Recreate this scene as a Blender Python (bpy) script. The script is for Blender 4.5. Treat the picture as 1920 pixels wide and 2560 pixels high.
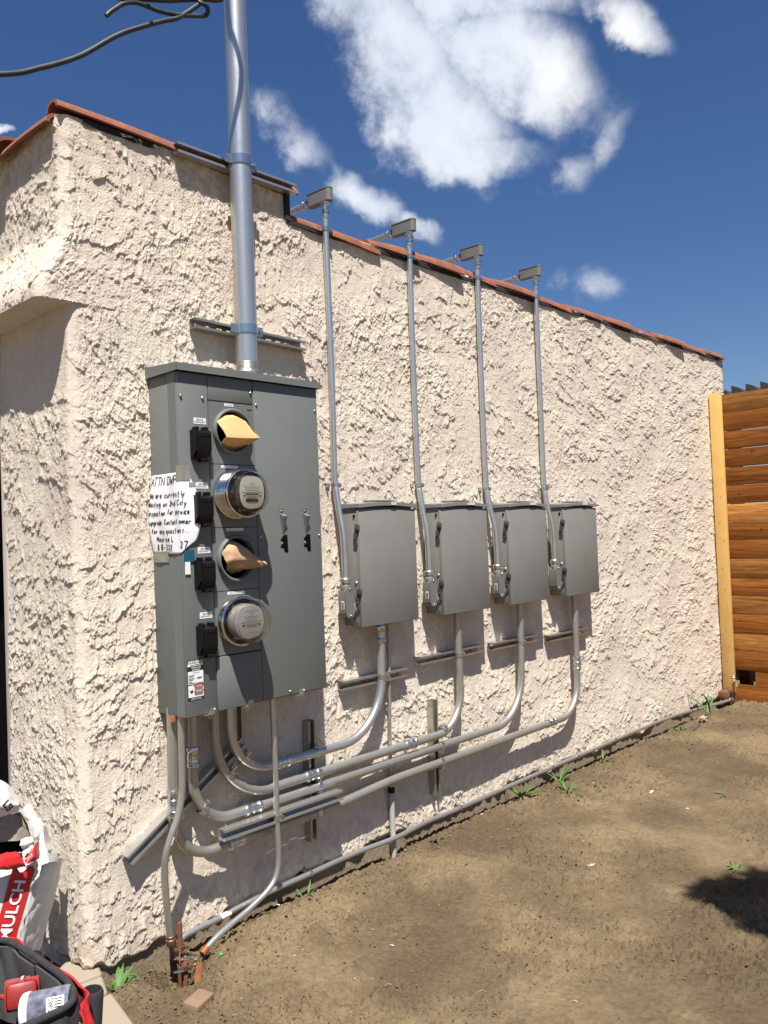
import bpy, bmesh, math, random
import numpy as np
from mathutils import Vector, Matrix
for o in list(bpy.data.objects): bpy.data.objects.remove(o)
SC = bpy.context.scene
COL = SC.collection
R = math.radians
random.seed(7)

# ------------------------------------------------------------------ camera, sky, sun, exposure
cam = bpy.data.cameras.new("camera"); camo = bpy.data.objects.new("camera", cam); COL.objects.link(camo)
YAW, PITCH, ROLL, FOC = R(46.45), R(1.61), R(-2.196), 2075.0
f_ = Vector((math.sin(YAW)*math.cos(PITCH), math.cos(YAW)*math.cos(PITCH), math.sin(PITCH)))
r_ = Vector((math.cos(YAW), -math.sin(YAW), 0)); u_ = r_.cross(f_)
rr = r_*math.cos(ROLL) + u_*math.sin(ROLL); uu = -r_*math.sin(ROLL) + u_*math.cos(ROLL)
m = Matrix((rr, uu, -f_)).transposed().to_4x4(); m.translation = Vector((0, -2.77, 1.5))
camo.matrix_world = m
cam.sensor_fit = 'VERTICAL'; cam.sensor_height = 36.0; cam.lens = FOC/2560*36.0
cam.clip_start = 0.05; cam.clip_end = 2000
SC.camera = camo
SC.view_settings.view_transform = 'Standard'; SC.view_settings.look = 'None'
SC.view_settings.gamma = 1; SC.view_settings.use_curve_mapping = False
SC.view_settings.exposure = 0.95
SUNV = Vector((0.80, 1.0, -2.60)).normalized()
sl = bpy.data.lights.new("sun", 'SUN'); sl.energy = 5.0; sl.angle = R(0.5); sl.color = (1.0, 0.965, 0.90)
so = bpy.data.objects.new("sun", sl); COL.objects.link(so)
so.rotation_euler = SUNV.to_track_quat('-Z', 'Y').to_euler(); so.location = (-8, -10, 26)

W = bpy.data.worlds.new("World"); SC.world = W; W.use_nodes = True
nt = W.node_tree; nt.nodes.clear()
def WN(t, **k):
    n = nt.nodes.new(t)
    for a, b in k.items(): setattr(n, a, b)
    return n
def wl(a, b): nt.links.new(a, b)
def wmath(op, a, b=None, c=None, clamp=False):
    n = WN('ShaderNodeMath', operation=op, use_clamp=clamp)
    for i, v in enumerate((a, b, c)):
        if v is None: continue
        if isinstance(v, (int, float)): n.inputs[i].default_value = v
        else: wl(v, n.inputs[i])
    return n.outputs[0]
sky = WN('ShaderNodeTexSky', sky_type='NISHITA'); sky.sun_disc = False
sky.sun_elevation = math.asin(-SUNV.z); sky.sun_rotation = math.atan2(-SUNV.x, -SUNV.y)
sky.altitude = 200; sky.air_density = 1.0; sky.dust_density = 0.6; sky.ozone_density = 3.0
hsv = WN('ShaderNodeHueSaturation'); hsv.inputs['Saturation'].default_value = 1.22; hsv.inputs['Hue'].default_value = 0.509; hsv.inputs['Value'].default_value = 0.86
wl(sky.outputs[0], hsv.inputs['Color'])
tc = WN('ShaderNodeTexCoord'); sep = WN('ShaderNodeSeparateXYZ'); wl(tc.outputs['Generated'], sep.inputs[0])
az = wmath('MULTIPLY', wmath('ARCTAN2', sep.outputs[0], sep.outputs[1]), 57.2958)
el = wmath('MULTIPLY', wmath('ARCSINE', sep.outputs[2]), 57.2958)
n1 = WN('ShaderNodeTexNoise'); n1.inputs['Scale'].default_value = 9; n1.inputs['Detail'].default_value = 9; n1.inputs['Roughness'].default_value = 0.62
wl(tc.outputs['Generated'], n1.inputs['Vector'])
n2 = WN('ShaderNodeTexNoise'); n2.inputs['Scale'].default_value = 3.6; n2.inputs['Detail'].default_value = 5
mp = WN('ShaderNodeMapping'); mp.inputs['Location'].default_value = (3.1, 1.7, 0.4); wl(tc.outputs['Generated'], mp.inputs[0]); wl(mp.outputs[0], n2.inputs['Vector'])
azw = wmath('ADD', az, wmath('MULTIPLY', wmath('SUBTRACT', n1.outputs[0], 0.5), 6.0))
elw = wmath('ADD', el, wmath('MULTIPLY', wmath('SUBTRACT', n1.outputs['Color'], 0.5), 5.0))
CLOUDS = [(47.73,31.42,0.0889,-0.0989,-0.1599,-0.2320,1),(51.98,27.08,0.1066,-0.1216,-0.1716,-0.2102,1),(53.79,24.43,0.1934,-0.0095,-0.0488,-0.4975,1),
(57.20,29.2,0.115,-0.120,-0.150,-0.210,1),(64.56,30.77,0.2467,-0.1784,-0.4117,-0.7198,.75),(54.00,33.46,0.1230,-0.0071,-0.0602,-0.4941,.85),
(41.32,26.07,0.1953,-0.2415,-0.4268,-0.4894,.62),(44.28,23.72,0.2476,-0.3657,-1.0033,-0.9144,.42),(46.45,22.23,0.2373,-0.1580,-0.3815,-0.7346,.75),
(50.00,20.48,0.4287,-0.3077,-0.6666,-1.1330,.7),(59.27,22.60,0.30,0.20,0.28,-0.60,.70),(62.5,24.32,0.26,0.33,0.60,-0.60,.55),
(60.7,16.0,0.34,0.0196,-0.0271,-.72,.60),(22.17,24.83,0.7115,-0.0198,0.3428,-2.5988,.9),(60.4,26.40,0.25,-0.0230,-0.0924,-0.36,.42),(57.5,24.0,.30,-.05,-.1,-.45,.35)]
acc = None
for cu, cv, a, b, c, d, s in CLOUDS:
    du = wmath('SUBTRACT', azw, cu); dv = wmath('SUBTRACT', elw, cv)
    p = wmath('ADD', wmath('MULTIPLY', du, a), wmath('MULTIPLY', dv, b))
    q = wmath('ADD', wmath('MULTIPLY', du, c), wmath('MULTIPLY', dv, d))
    e = wmath('MULTIPLY', wmath('SUBTRACT', 1.25, wmath('ADD', wmath('MULTIPLY', p, p), wmath('MULTIPLY', q, q))), s)
    acc = e if acc is None else wmath('MAXIMUM', acc, e)
acc = wmath('MINIMUM', wmath('MAXIMUM', acc, -1.0), 1.1)
n3 = WN('ShaderNodeTexNoise'); n3.inputs['Scale'].default_value = 26; n3.inputs['Detail'].default_value = 7; n3.inputs['Roughness'].default_value = 0.6; wl(tc.outputs['Generated'], n3.inputs['Vector'])
dens = wmath('ADD', wmath('ADD', wmath('MULTIPLY', acc, 0.80), wmath('MULTIPLY', wmath('SUBTRACT', n1.outputs[0], 0.5), 2.0)), wmath('MULTIPLY', wmath('SUBTRACT', n3.outputs[0], 0.5), 0.6))
mr = WN('ShaderNodeMapRange'); mr.interpolation_type = 'SMOOTHERSTEP'
mr.inputs['From Min'].default_value = 0.0; mr.inputs['From Max'].default_value = 1.22; wl(dens, mr.inputs[0])
cc = WN('ShaderNodeMix', data_type='RGBA'); cc.inputs['A'].default_value = (7.3, 7.9, 8.9, 1); cc.inputs['B'].default_value = (9.6, 9.7, 9.9, 1)
mr2 = WN('ShaderNodeMapRange'); mr2.inputs['From Min'].default_value = 0.38; mr2.inputs['From Max'].default_value = 0.6; wl(n2.outputs[0], mr2.inputs[0])
wl(mr2.outputs[0], cc.inputs['Factor'])
mx = WN('ShaderNodeMix', data_type='RGBA'); wl(mr.outputs[0], mx.inputs['Factor']); wl(hsv.outputs[0], mx.inputs['A']); wl(cc.outputs['Result'], mx.inputs['B'])
bg = WN('ShaderNodeBackground'); bg.inputs['Strength'].default_value = 0.057
wl(mx.outputs['Result'], bg.inputs['Color']); wo = WN('ShaderNodeOutputWorld'); wl(bg.outputs[0], wo.inputs[0])

# ------------------------------------------------------------------ materials
def mat(name, col, rough=0.6, metal=0.0, noise=None, bump=None, spec=0.5, trans=0, coat=0, ior=1.45):
    """noise=(scale, amount, tint) mottles the base colour; bump=(scale, strength, dist)"""
    M = bpy.data.materials.new(name); M.use_nodes = True; T = M.node_tree
    B = T.nodes['Principled BSDF']; B.inputs['Base Color'].default_value = (*col, 1)
    B.inputs['Roughness'].default_value = rough; B.inputs['Metallic'].default_value = metal
    B.inputs['Specular IOR Level'].default_value = spec; B.inputs['Transmission Weight'].default_value = trans
    B.inputs['IOR'].default_value = ior; B.inputs['Coat Weight'].default_value = coat
    tcn = T.nodes.new('ShaderNodeTexCoord')
    if noise:
        sc, amt, tint = noise
        n = T.nodes.new('ShaderNodeTexNoise'); n.inputs['Scale'].default_value = sc; n.inputs['Detail'].default_value = 6; n.inputs['Roughness'].default_value = 0.65
        T.links.new(tcn.outputs['Object'], n.inputs['Vector'])
        r = T.nodes.new('ShaderNodeMapRange'); r.inputs['From Min'].default_value = 0.35; r.inputs['From Max'].default_value = 0.68; T.links.new(n.outputs[0], r.inputs[0])
        r.inputs['To Max'].default_value = amt
        x = T.nodes.new('ShaderNodeMix'); x.data_type = 'RGBA'; x.inputs['A'].default_value = (*col, 1); x.inputs['B'].default_value = (*tint, 1)
        T.links.new(r.outputs[0], x.inputs['Factor']); T.links.new(x.outputs['Result'], B.inputs['Base Color'])
        r2 = T.nodes.new('ShaderNodeMapRange'); r2.inputs['To Min'].default_value = max(rough-0.1, 0.03); r2.inputs['To Max'].default_value = min(rough+0.15, 1); T.links.new(n.outputs[0], r2.inputs[0]); T.links.new(r2.outputs[0], B.inputs['Roughness'])
    if bump:
        n = T.nodes.new('ShaderNodeTexNoise'); n.inputs['Scale'].default_value = bump[0]; n.inputs['Detail'].default_value = 4
        T.links.new(tcn.outputs['Object'], n.inputs['Vector'])
        b = T.nodes.new('ShaderNodeBump'); b.inputs['Strength'].default_value = bump[1]; b.inputs['Distance'].default_value = bump[2]
        T.links.new(n.outputs[0], b.inputs['Height']); T.links.new(b.outputs[0], B.inputs['Normal'])
    return M
MT = {}
def stucco_mat():
    M = mat('stucco', (.70,.60,.50), .95, spec=.15); T = M.node_tree; B = T.nodes['Principled BSDF']
    tcn = T.nodes['Texture Coordinate']
    a = T.nodes.new('ShaderNodeTexNoise'); a.inputs['Scale'].default_value = 2.6; a.inputs['Detail'].default_value = 5
    b = T.nodes.new('ShaderNodeTexNoise'); b.inputs['Scale'].default_value = 26; b.inputs['Detail'].default_value = 4
    for n in (a, b): T.links.new(tcn.outputs['Object'], n.inputs['Vector'])
    r = T.nodes.new('ShaderNodeValToRGB'); e = r.color_ramp.elements
    e[0].position = .36; e[0].color = (.610,.517,.440,1); e[1].position = .62; e[1].color = (.65,.576,.465,1)
    m1 = e = r.color_ramp.elements.new(.5); e.color = (.635,.551,.456,1)
    T.links.new(a.outputs[0], r.inputs[0])
    x = T.nodes.new('ShaderNodeMix'); x.data_type = 'RGBA'; x.blend_type = 'MULTIPLY'
    r2 = T.nodes.new('ShaderNodeMapRange'); r2.inputs['From Min'].default_value = .4; r2.inputs['From Max'].default_value = .75; r2.inputs['To Max'].default_value = .35
    T.links.new(b.outputs[0], r2.inputs[0]); T.links.new(r2.outputs[0], x.inputs['Factor'])
    T.links.new(r.outputs[0], x.inputs['A']); x.inputs['B'].default_value = (.72,.69,.66,1)
    # grime: soil splash low on the wall and weathering below the tiles, both broken by noise
    sp = T.nodes.new('ShaderNodeSeparateXYZ'); T.links.new(tcn.outputs['Object'], sp.inputs[0])
    lo = T.nodes.new('ShaderNodeMapRange'); lo.inputs['From Min'].default_value = .30; lo.inputs['From Max'].default_value = .02; T.links.new(sp.outputs[2], lo.inputs[0])
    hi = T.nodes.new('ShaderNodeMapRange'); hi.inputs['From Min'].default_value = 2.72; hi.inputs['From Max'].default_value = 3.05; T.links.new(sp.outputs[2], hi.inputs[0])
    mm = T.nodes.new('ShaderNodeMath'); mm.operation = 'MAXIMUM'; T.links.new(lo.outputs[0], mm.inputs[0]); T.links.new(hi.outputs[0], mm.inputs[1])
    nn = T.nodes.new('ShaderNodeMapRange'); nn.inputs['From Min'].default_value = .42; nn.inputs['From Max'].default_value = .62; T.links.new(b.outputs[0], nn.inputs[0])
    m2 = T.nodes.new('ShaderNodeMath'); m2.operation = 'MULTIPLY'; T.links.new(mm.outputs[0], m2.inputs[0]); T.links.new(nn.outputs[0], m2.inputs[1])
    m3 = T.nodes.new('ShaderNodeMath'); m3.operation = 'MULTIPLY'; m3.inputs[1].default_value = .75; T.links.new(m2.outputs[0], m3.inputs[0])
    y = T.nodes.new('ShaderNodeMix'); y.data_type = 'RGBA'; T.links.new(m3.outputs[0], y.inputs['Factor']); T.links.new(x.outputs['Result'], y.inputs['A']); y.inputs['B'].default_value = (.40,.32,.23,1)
    gn = T.nodes.new('ShaderNodeTexNoise'); gn.inputs['Scale'].default_value = 5.5; gn.inputs['Detail'].default_value = 8; gn.inputs['Roughness'].default_value = .7; T.links.new(tcn.outputs['Object'], gn.inputs['Vector'])
    gr = T.nodes.new('ShaderNodeMapRange'); gr.inputs['From Min'].default_value = .53; gr.inputs['From Max'].default_value = .74; gr.inputs['To Max'].default_value = .55; T.links.new(gn.outputs[0], gr.inputs[0])
    gx = T.nodes.new('ShaderNodeMix'); gx.data_type = 'RGBA'; T.links.new(gr.outputs[0], gx.inputs['Factor']); T.links.new(y.outputs['Result'], gx.inputs['A']); gx.inputs['B'].default_value = (.42,.385,.35,1)
    T.links.new(gx.outputs['Result'], B.inputs['Base Color'])
    g = T.nodes.new('ShaderNodeTexNoise'); g.inputs['Scale'].default_value = 230; g.inputs['Detail'].default_value = 3; g.inputs['Roughness'].default_value = .6
    T.links.new(tcn.outputs['Object'], g.inputs['Vector'])
    bp = T.nodes.new('ShaderNodeBump'); bp.inputs['Strength'].default_value = .8; bp.inputs['Distance'].default_value = .0035
    T.links.new(g.outputs[0], bp.inputs['Height']); T.links.new(bp.outputs[0], B.inputs['Normal'])
    return M
def dirt_mat():
    M = mat('dirt', (.2,.14,.08), 1, spec=.1); T = M.node_tree; B = T.nodes['Principled BSDF']; tcn = T.nodes['Texture Coordinate']
    def noi(s, d=6, ro=.6):
        n = T.nodes.new('ShaderNodeTexNoise'); n.inputs['Scale'].default_value = s; n.inputs['Detail'].default_value = d; n.inputs['Roughness'].default_value = ro
        T.links.new(tcn.outputs['Object'], n.inputs['Vector']); return n
    a = noi(1.5, 7, .62); b = noi(42, 5); c = noi(160, 3)
    r = T.nodes.new('ShaderNodeValToRGB'); e = r.color_ramp.elements
    e[0].position = .38; e[0].color = (.100,.073,.044,1); e[1].position = .60; e[1].color = (.188,.139,.082,1)
    q = r.color_ramp.elements.new(.5); q.color = (.132,.098,.059,1)
    T.links.new(a.outputs[0], r.inputs[0])
    x = T.nodes.new('ShaderNodeMix'); x.data_type = 'RGBA'; x.blend_type = 'MULTIPLY'; rr2 = T.nodes.new('ShaderNodeMapRange')
    rr2.inputs['From Min'].default_value = .45; rr2.inputs['From Max'].default_value = .7; rr2.inputs['To Max'].default_value = .6
    T.links.new(b.outputs[0], rr2.inputs[0]); T.links.new(rr2.outputs[0], x.inputs['Factor']); T.links.new(r.outputs[0], x.inputs['A']); x.inputs['B'].default_value = (.62,.56,.5,1)
    T.links.new(x.outputs['Result'], B.inputs['Base Color'])
    ad = T.nodes.new('ShaderNodeMath'); ad.operation = 'MULTIPLY_ADD'; T.links.new(c.outputs[0], ad.inputs[0]); ad.inputs[1].default_value = .5; T.links.new(b.outputs[0], ad.inputs[2])
    bp = T.nodes.new('ShaderNodeBump'); bp.inputs['Strength'].default_value = .9; bp.inputs['Distance'].default_value = .012
    T.links.new(ad.outputs[0], bp.inputs['Height']); T.links.new(bp.outputs[0], B.inputs['Normal'])
    return M
def wood_mat(name, c0, c1, sy=3, sz=40, rough=.75):
    M = mat(name, c0, rough, spec=.12); T = M.node_tree; B = T.nodes['Principled BSDF']; tcn = T.nodes['Texture Coordinate']
    oi = T.nodes.new('ShaderNodeObjectInfo'); mpn = T.nodes.new('ShaderNodeMapping'); mpn.inputs['Scale'].default_value = (sy, sy, sz)
    cb = T.nodes.new('ShaderNodeCombineXYZ'); ml = T.nodes.new('ShaderNodeMath'); ml.operation = 'MULTIPLY'; ml.inputs[1].default_value = 37.0
    T.links.new(oi.outputs['Random'], ml.inputs[0]); T.links.new(ml.outputs[0], cb.inputs[0]); T.links.new(ml.outputs[0], cb.inputs[1])
    T.links.new(cb.outputs[0], mpn.inputs['Location']); T.links.new(tcn.outputs['Object'], mpn.inputs['Vector'])
    n = T.nodes.new('ShaderNodeTexNoise'); n.inputs['Scale'].default_value = 1.0; n.inputs['Detail'].default_value = 7; n.inputs['Distortion'].default_value = 1.2; n.inputs['Roughness'].default_value = .6
    T.links.new(mpn.outputs[0], n.inputs['Vector'])
    r = T.nodes.new('ShaderNodeMapRange'); r.inputs['From Min'].default_value = .33; r.inputs['From Max'].default_value = .68; T.links.new(n.outputs[0], r.inputs[0])
    x = T.nodes.new('ShaderNodeMix'); x.data_type = 'RGBA'; x.inputs['A'].default_value = (*c0, 1); x.inputs['B'].default_value = (*c1, 1); T.links.new(r.outputs[0], x.inputs['Factor'])
    hv = T.nodes.new('ShaderNodeHueSaturation'); vr = T.nodes.new('ShaderNodeMapRange'); vr.inputs['To Min'].default_value = .62; vr.inputs['To Max'].default_value = 1.25; T.links.new(oi.outputs['Random'], vr.inputs[0]); T.links.new(vr.outputs[0], hv.inputs['Value']); T.links.new(x.outputs['Result'], hv.inputs['Color'])
    if sz > 50: T.links.new(hv.outputs[0], B.inputs['Base Color'])
    else: T.links.new(x.outputs['Result'], B.inputs['Base Color'])
    bp = T.nodes.new('ShaderNodeBump'); bp.inputs['Strength'].default_value = .5; bp.inputs['Distance'].default_value = .002; T.links.new(n.outputs[0], bp.inputs['Height']); T.links.new(bp.outputs[0], B.inputs['Normal'])
    return M
MT['stucco'] = stucco_mat(); MT['dirt'] = dirt_mat()
MT['board'] = wood_mat('redwood', (.13,.036,.008), (.33,.125,.028), 2.2, 62); MT['board2'] = wood_mat('redwood_light', (.20,.065,.014), (.52,.25,.07), 2.2, 55)
MT['post'] = wood_mat('pine', (.56,.33,.10), (.62,.39,.14), 3, 3, .6)
MT['panel'] = mat('panel_paint', (.128,.141,.134), .5, noise=(3.5, .8, (.146,.153,.143)), spec=.4)
MT['box'] = mat('box_paint', (.196,.192,.180), .6, noise=(4, .9, (.166,.162,.148)), spec=.3)
MT['latch'] = mat('dark_latch_metal', (.07,.07,.07), .35, .6, noise=(60, .7, (.2,.2,.2)))
MT['body'] = mat('cast_fitting_paint', (.14,.136,.125), .45, noise=(30, .5, (.17,.16,.145)))
MT['galv'] = mat('galvanised_steel', (.58,.585,.575), .32, .84, noise=(14, .7, (.44,.44,.42)), bump=(60, .08, .001))
MT['galv_dull'] = mat('dusty_galvanised_steel', (.44,.43,.40), .38, .75, noise=(16, .75, (.34,.31,.26)), bump=(60, .08, .001))
MT['zinc'] = mat('zinc_fitting', (.62,.64,.64), .22, .95, noise=(40, .6, (.45,.46,.46)))
MT['strut'] = mat('strut_steel', (.48,.46,.42), .34, .85, noise=(25, .6, (.33,.29,.23)))
MT['pvc'] = mat('pvc', (.36,.35,.33), .5, noise=(20, .4, (.28,.26,.23)))
MT['dark'] = mat('cavity_shade_black', (.006,.006,.006), 1.0, spec=0)  # near-black for hollows and slots: their inner shade put into the colour
MT['black'] = mat('black_plastic', (.007,.0065,.0065), .38, noise=(30, .4, (.012,.011,.010)), spec=.25)
MT['white'] = mat('white_label', (.72,.72,.70), .5)
MT['labelblack'] = mat('label_black', (.02,.02,.022), .45)
MT['ink'] = mat('ink', (.015,.014,.015), .6); MT['red'] = mat('label_red', (.55,.03,.02), .5)
MT['inkgrey'] = mat('print_grey', (.16,.16,.16), .6)
MT['paper'] = mat('paper', (.74,.74,.75), .8, noise=(9, .4, (.64,.64,.67)), bump=(26, .3, .004))
MT['tape'] = mat('brown_tape', (.24,.225,.19), .25, noise=(30, .6, (.2,.17,.13)))
MT['cardboard'] = mat('cardboard', (.62,.37,.155), .85, noise=(9, .5, (.52,.30,.12)), bump=(60, .15, .001))
MT['kraft'] = mat('kraft_paper', (.47,.30,.16), .85, noise=(22, .8, (.30,.20,.12)), bump=(30, .4, .002))
MT['steel'] = mat('polished_steel', (.62,.60,.56), .12, 1.0, noise=(14, .4, (.5,.44,.38)))
MT['glass'] = mat('meter_glass', (.93,.91,.86), .03, trans=1, ior=1.45)
MT['dial'] = mat('dial_plate', (.60,.58,.52), .4); MT['dial2'] = mat('dial_plate_grey', (.40,.38,.38), .35)
MT['movement'] = mat('meter_movement', (.05,.035,.025), .4, .3, noise=(25, .8, (.12,.09,.06)))
MT['tile'] = mat('terracotta', (.255,.082,.042), .9, noise=(13, .95, (.11,.05,.034)), bump=(70, .25, .002))
MT['tile2'] = mat('terracotta_weathered', (.24,.09,.05), .85, noise=(12, .8, (.12,.06,.04)), bump=(70, .25, .002))
MT['tilegap'] = mat('under_tile_strip', (.02,.018,.016), .95)
MT['concrete'] = mat('concrete', (.26,.22,.165), .95, noise=(12, .7, (.27,.22,.16)), bump=(90, .5, .003))
MT['found'] = mat('foundation_concrete', (.24,.19,.13), .95, noise=(12, .7, (.16,.12,.08)), bump=(60, .6, .006))
MT['rust'] = mat('rust', (.12,.045,.025), .8, .2, noise=(30, .8, (.2,.08,.04)), bump=(60, .4, .002))
MT['copper'] = mat('copper', (.62,.24,.10), .35, .8, noise=(30, .6, (.35,.15,.07)))
MT['bronze'] = mat('bronze', (.28,.17,.09), .4, .7, noise=(30, .8, (.12,.08,.05)))
MT['brass'] = mat('brass', (.55,.42,.18), .3, .9)
MT['wire'] = mat('black_cable', (.02,.022,.022), .5, noise=(20, .6, (.045,.05,.048)))
MT['trim'] = mat('door_jamb_paint', (.46,.40,.35), .7, noise=(8, .3, (.40,.34,.29)))
MT['bagwhite'] = mat('woven_plastic_white', (.60,.59,.56), .42, noise=(8, .4, (.62,.61,.60)), bump=(35, .35, .006))
MT['baginside'] = mat('bag_inside', (.30,.26,.20), .7, noise=(25, .8, (.2,.17,.13)), bump=(30, .4, .005))
MT['bagred'] = mat('woven_plastic_red', (.50,.02,.022), .38, noise=(10, .4, (.40,.015,.02)), bump=(35, .3, .006))
MT['canvas'] = mat('black_canvas', (.016,.016,.017), .8, noise=(50, .7, (.035,.035,.036)), bump=(300, .4, .001))
MT['canvasred'] = mat('red_canvas', (.45,.012,.018), .7, noise=(40, .5, (.34,.01,.015)), bump=(300, .4, .001))
MT['greycloth'] = mat('grey_lining', (.055,.06,.057), .85, noise=(20, .6, (.035,.037,.036)), bump=(60, .4, .003))
MT['stitch'] = mat('white_stitching', (.5,.48,.46), .7)
MT['redplastic'] = mat('red_plastic', (.28,.022,.02), .4, noise=(30, .7, (.12,.02,.02)))
MT['jar'] = mat('smoky_jar', (.07,.065,.09), .06, spec=.9, noise=(45, .9, (.22,.24,.30)))
MT['whiteplastic'] = mat('white_plastic', (.75,.75,.74), .35)
MT['leaf'] = mat('weed_leaf', (.055,.125,.022), .6, noise=(20, .6, (.10,.16,.035)))
MT['leafdark'] = mat('tree_leaf', (.05,.11,.025), .6); MT['bark'] = mat('bark', (.12,.09,.06), .9)
MT['brick'] = mat('brick', (.19,.12,.075), .9, noise=(30, .7, (.22,.14,.09)), bump=(80, .4, .003))
MT['rock'] = mat('rock', (.06,.05,.04), .9, noise=(20, .8, (.12,.10,.08)), bump=(40, .6, .006))
MT['pebble'] = mat('soil_crumbs', (.10,.072,.042), 1, noise=(15, .8, (.15,.11,.068)))
MT['plaster'] = mat('light_crumbs', (.55,.48,.36), 1)
MT['green'] = mat('green_plastic', (.04,.35,.16), .5); MT['blue'] = mat('blue_tape', (.01,.08,.14), .4)
MT['inner'] = mat('inner_wall', (.25,.22,.19), .9); MT['roofing'] = mat('roofing', (.12,.10,.09), .9)
MT['corr'] = mat('corrugated_metal', (.05,.045,.04), .6, .2)

# ------------------------------------------------------------------ mesh helpers
class MB:
    def __init__(s): s.v = []; s.f = []
    def add(s, vs, fs):
        n = len(s.v); s.v += [tuple(v) for v in vs]; s.f += [tuple(i+n for i in f) for f in fs]; return s
    def box(s, x0, x1, y0, y1, z0, z1, bev=0.0, rot=None, at=None):
        bm = bmesh.new(); bmesh.ops.create_cube(bm, size=1)
        for v in bm.verts: v.co = Vector((x0+(v.co.x+.5)*(x1-x0), y0+(v.co.y+.5)*(y1-y0), z0+(v.co.z+.5)*(z1-z0)))
        if bev: bmesh.ops.bevel(bm, geom=bm.edges[:], offset=bev, segments=2, affect='EDGES', profile=.5)
        bm.verts.index_update()
        vs = [v.co.copy() for v in bm.verts]
        if rot is not None: vs = [rot @ v + Vector(at or (0,0,0)) for v in vs]
        s.add(vs, [[v.index for v in f.verts] for f in bm.faces]); bm.free(); return s
    def tube(s, pts, r, seg=14, caps=True, rs=None):
        pts = [Vector(p) for p in pts]; n = len(pts); base = len(s.v)
        t0 = (pts[1]-pts[0]).normalized(); up = Vector((0,0,1)) if abs(t0.z) < .9 else Vector((0,1,0))
        nrm = (up - t0*up.dot(t0)).normalized(); pt = t0
        for i, p in enumerate(pts):
            t = ((pts[min(i+1,n-1)]-p).normalized() + (p-pts[max(i-1,0)]).normalized())
            t = t.normalized() if t.length > 1e-6 else pt
            nrm = (nrm - t*nrm.dot(t)).normalized(); b = t.cross(nrm); pt = t
            ri = rs[i] if rs else r
            for k in range(seg):
                a = 2*math.pi*k/seg; s.v.append(tuple(p + (nrm*math.cos(a)+b*math.sin(a))*ri))
        for i in range(n-1):
            for k in range(seg):
                a = base+i*seg+k; b2 = base+i*seg+(k+1)%seg
                s.f.append((a, b2, b2+seg, a+seg))
        if caps:
            s.f.append(tuple(base+k for k in range(seg))[::-1]); s.f.append(tuple(base+(n-1)*seg+k for k in range(seg)))
        return s
    def lathe(s, prof, o, ax, seg=40, cap0=False, cap1=False):
        ax = Vector(ax).normalized(); o = Vector(o); up = Vector((0,0,1)) if abs(ax.z) < .9 else Vector((1,0,0))
        a1 = (up-ax*up.dot(ax)).normalized(); a2 = ax.cross(a1); base = len(s.v); n = len(prof)
        for r, h in prof:
            for k in range(seg):
                t = 2*math.pi*k/seg; s.v.append(tuple(o+ax*h+(a1*math.cos(t)+a2*math.sin(t))*r))
        for i in range(n-1):
            for k in range(seg):
                a = base+i*seg+k; b = base+i*seg+(k+1)%seg; s.f.append((a, b, b+seg, a+seg))
        if cap0: s.f.append(tuple(base+k for k in range(seg))[::-1])
        if cap1: s.f.append(tuple(base+(n-1)*seg+k for k in range(seg)))
        return s
    def prism(s, poly, d, fn=None):
        """poly in 2-D extruded from 0 to d; fn(a, b, h) -> xyz"""
        n = len(poly); vs = [fn(a, b, 0) for a, b in poly] + [fn(a, b, d) for a, b in poly]
        fs = [tuple(range(n))[::-1], tuple(range(n, 2*n))] + [(i, (i+1)%n, n+(i+1)%n, n+i) for i in range(n)]
        return s.add(vs, fs)
    def grid(s, P, thick=0.0):
        """P[i][j] points; optional thickness along normals"""
        A = np.array(P, float); ni, nj, _ = A.shape
        du = np.gradient(A, axis=0); dv = np.gradient(A, axis=1); N = np.cross(du, dv); N /= np.linalg.norm(N, axis=2, keepdims=True)+1e-9
        L = [A] if not thick else [A, A+N*thick]; base = len(s.v)
        for a in L: s.v += [tuple(p) for p in a.reshape(-1, 3)]
        for l in range(len(L)):
            for i in range(ni-1):
                for j in range(nj-1):
                    q = base+l*ni*nj+i*nj+j; f = (q, q+1, q+nj+1, q+nj); s.f.append(f if l else f[::-1])
        if thick:
            ring = [(i, 0) for i in range(ni)] + [(ni-1, j) for j in range(1, nj)] + [(i, nj-1) for i in range(ni-2, -1, -1)] + [(0, j) for j in range(nj-2, 0, -1)]
            for k in range(len(ring)):
                a = ring[k]; b = ring[(k+1)%len(ring)]; ia = base+a[0]*nj+a[1]; ib = base+b[0]*nj+b[1]
                s.f.append((ia, ib, ib+ni*nj, ia+ni*nj))
        return s
    def build(s, name, m, parent=None, ang=35, label=None):
        me = bpy.data.meshes.new(name); o0 = Vector((0,0,0)); root = parent
        while root is not None and root.parent is not None: root = root.parent
        if root is not None: o0 = Vector(root.location)
        me.from_pydata([tuple(Vector(v)-o0) for v in s.v], [], s.f)
        bm = bmesh.new(); bm.from_mesh(me); bmesh.ops.recalc_face_normals(bm, faces=bm.faces); bm.to_mesh(me); bm.free()
        me.materials.append(m if not isinstance(m, str) else MT[m])
        if ang: 
            me.shade_smooth(); me.set_sharp_from_angle(angle=R(ang))
        o = bpy.data.objects.new(name, me); COL.objects.link(o)
        if parent is not None: o.parent = parent
        if label: o['label'] = label
        return o
def thing(name, loc, label, cat, group=None):
    o = bpy.data.objects.new(name, None); COL.objects.link(o); o.location = loc; o.empty_display_size = .1
    o['label'] = label; o['category'] = cat
    if group: o['group'] = group
    return o
def tag(o, label, cat, group=None):
    o['label'] = label; o['category'] = cat
    if group: o['group'] = group
    return o
def copy_tree(o, parent=None):
    c = o.copy(); COL.objects.link(c)
    if parent is not None: c.parent = parent
    for ch in list(o.children): copy_tree(ch, c)
    return c
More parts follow.
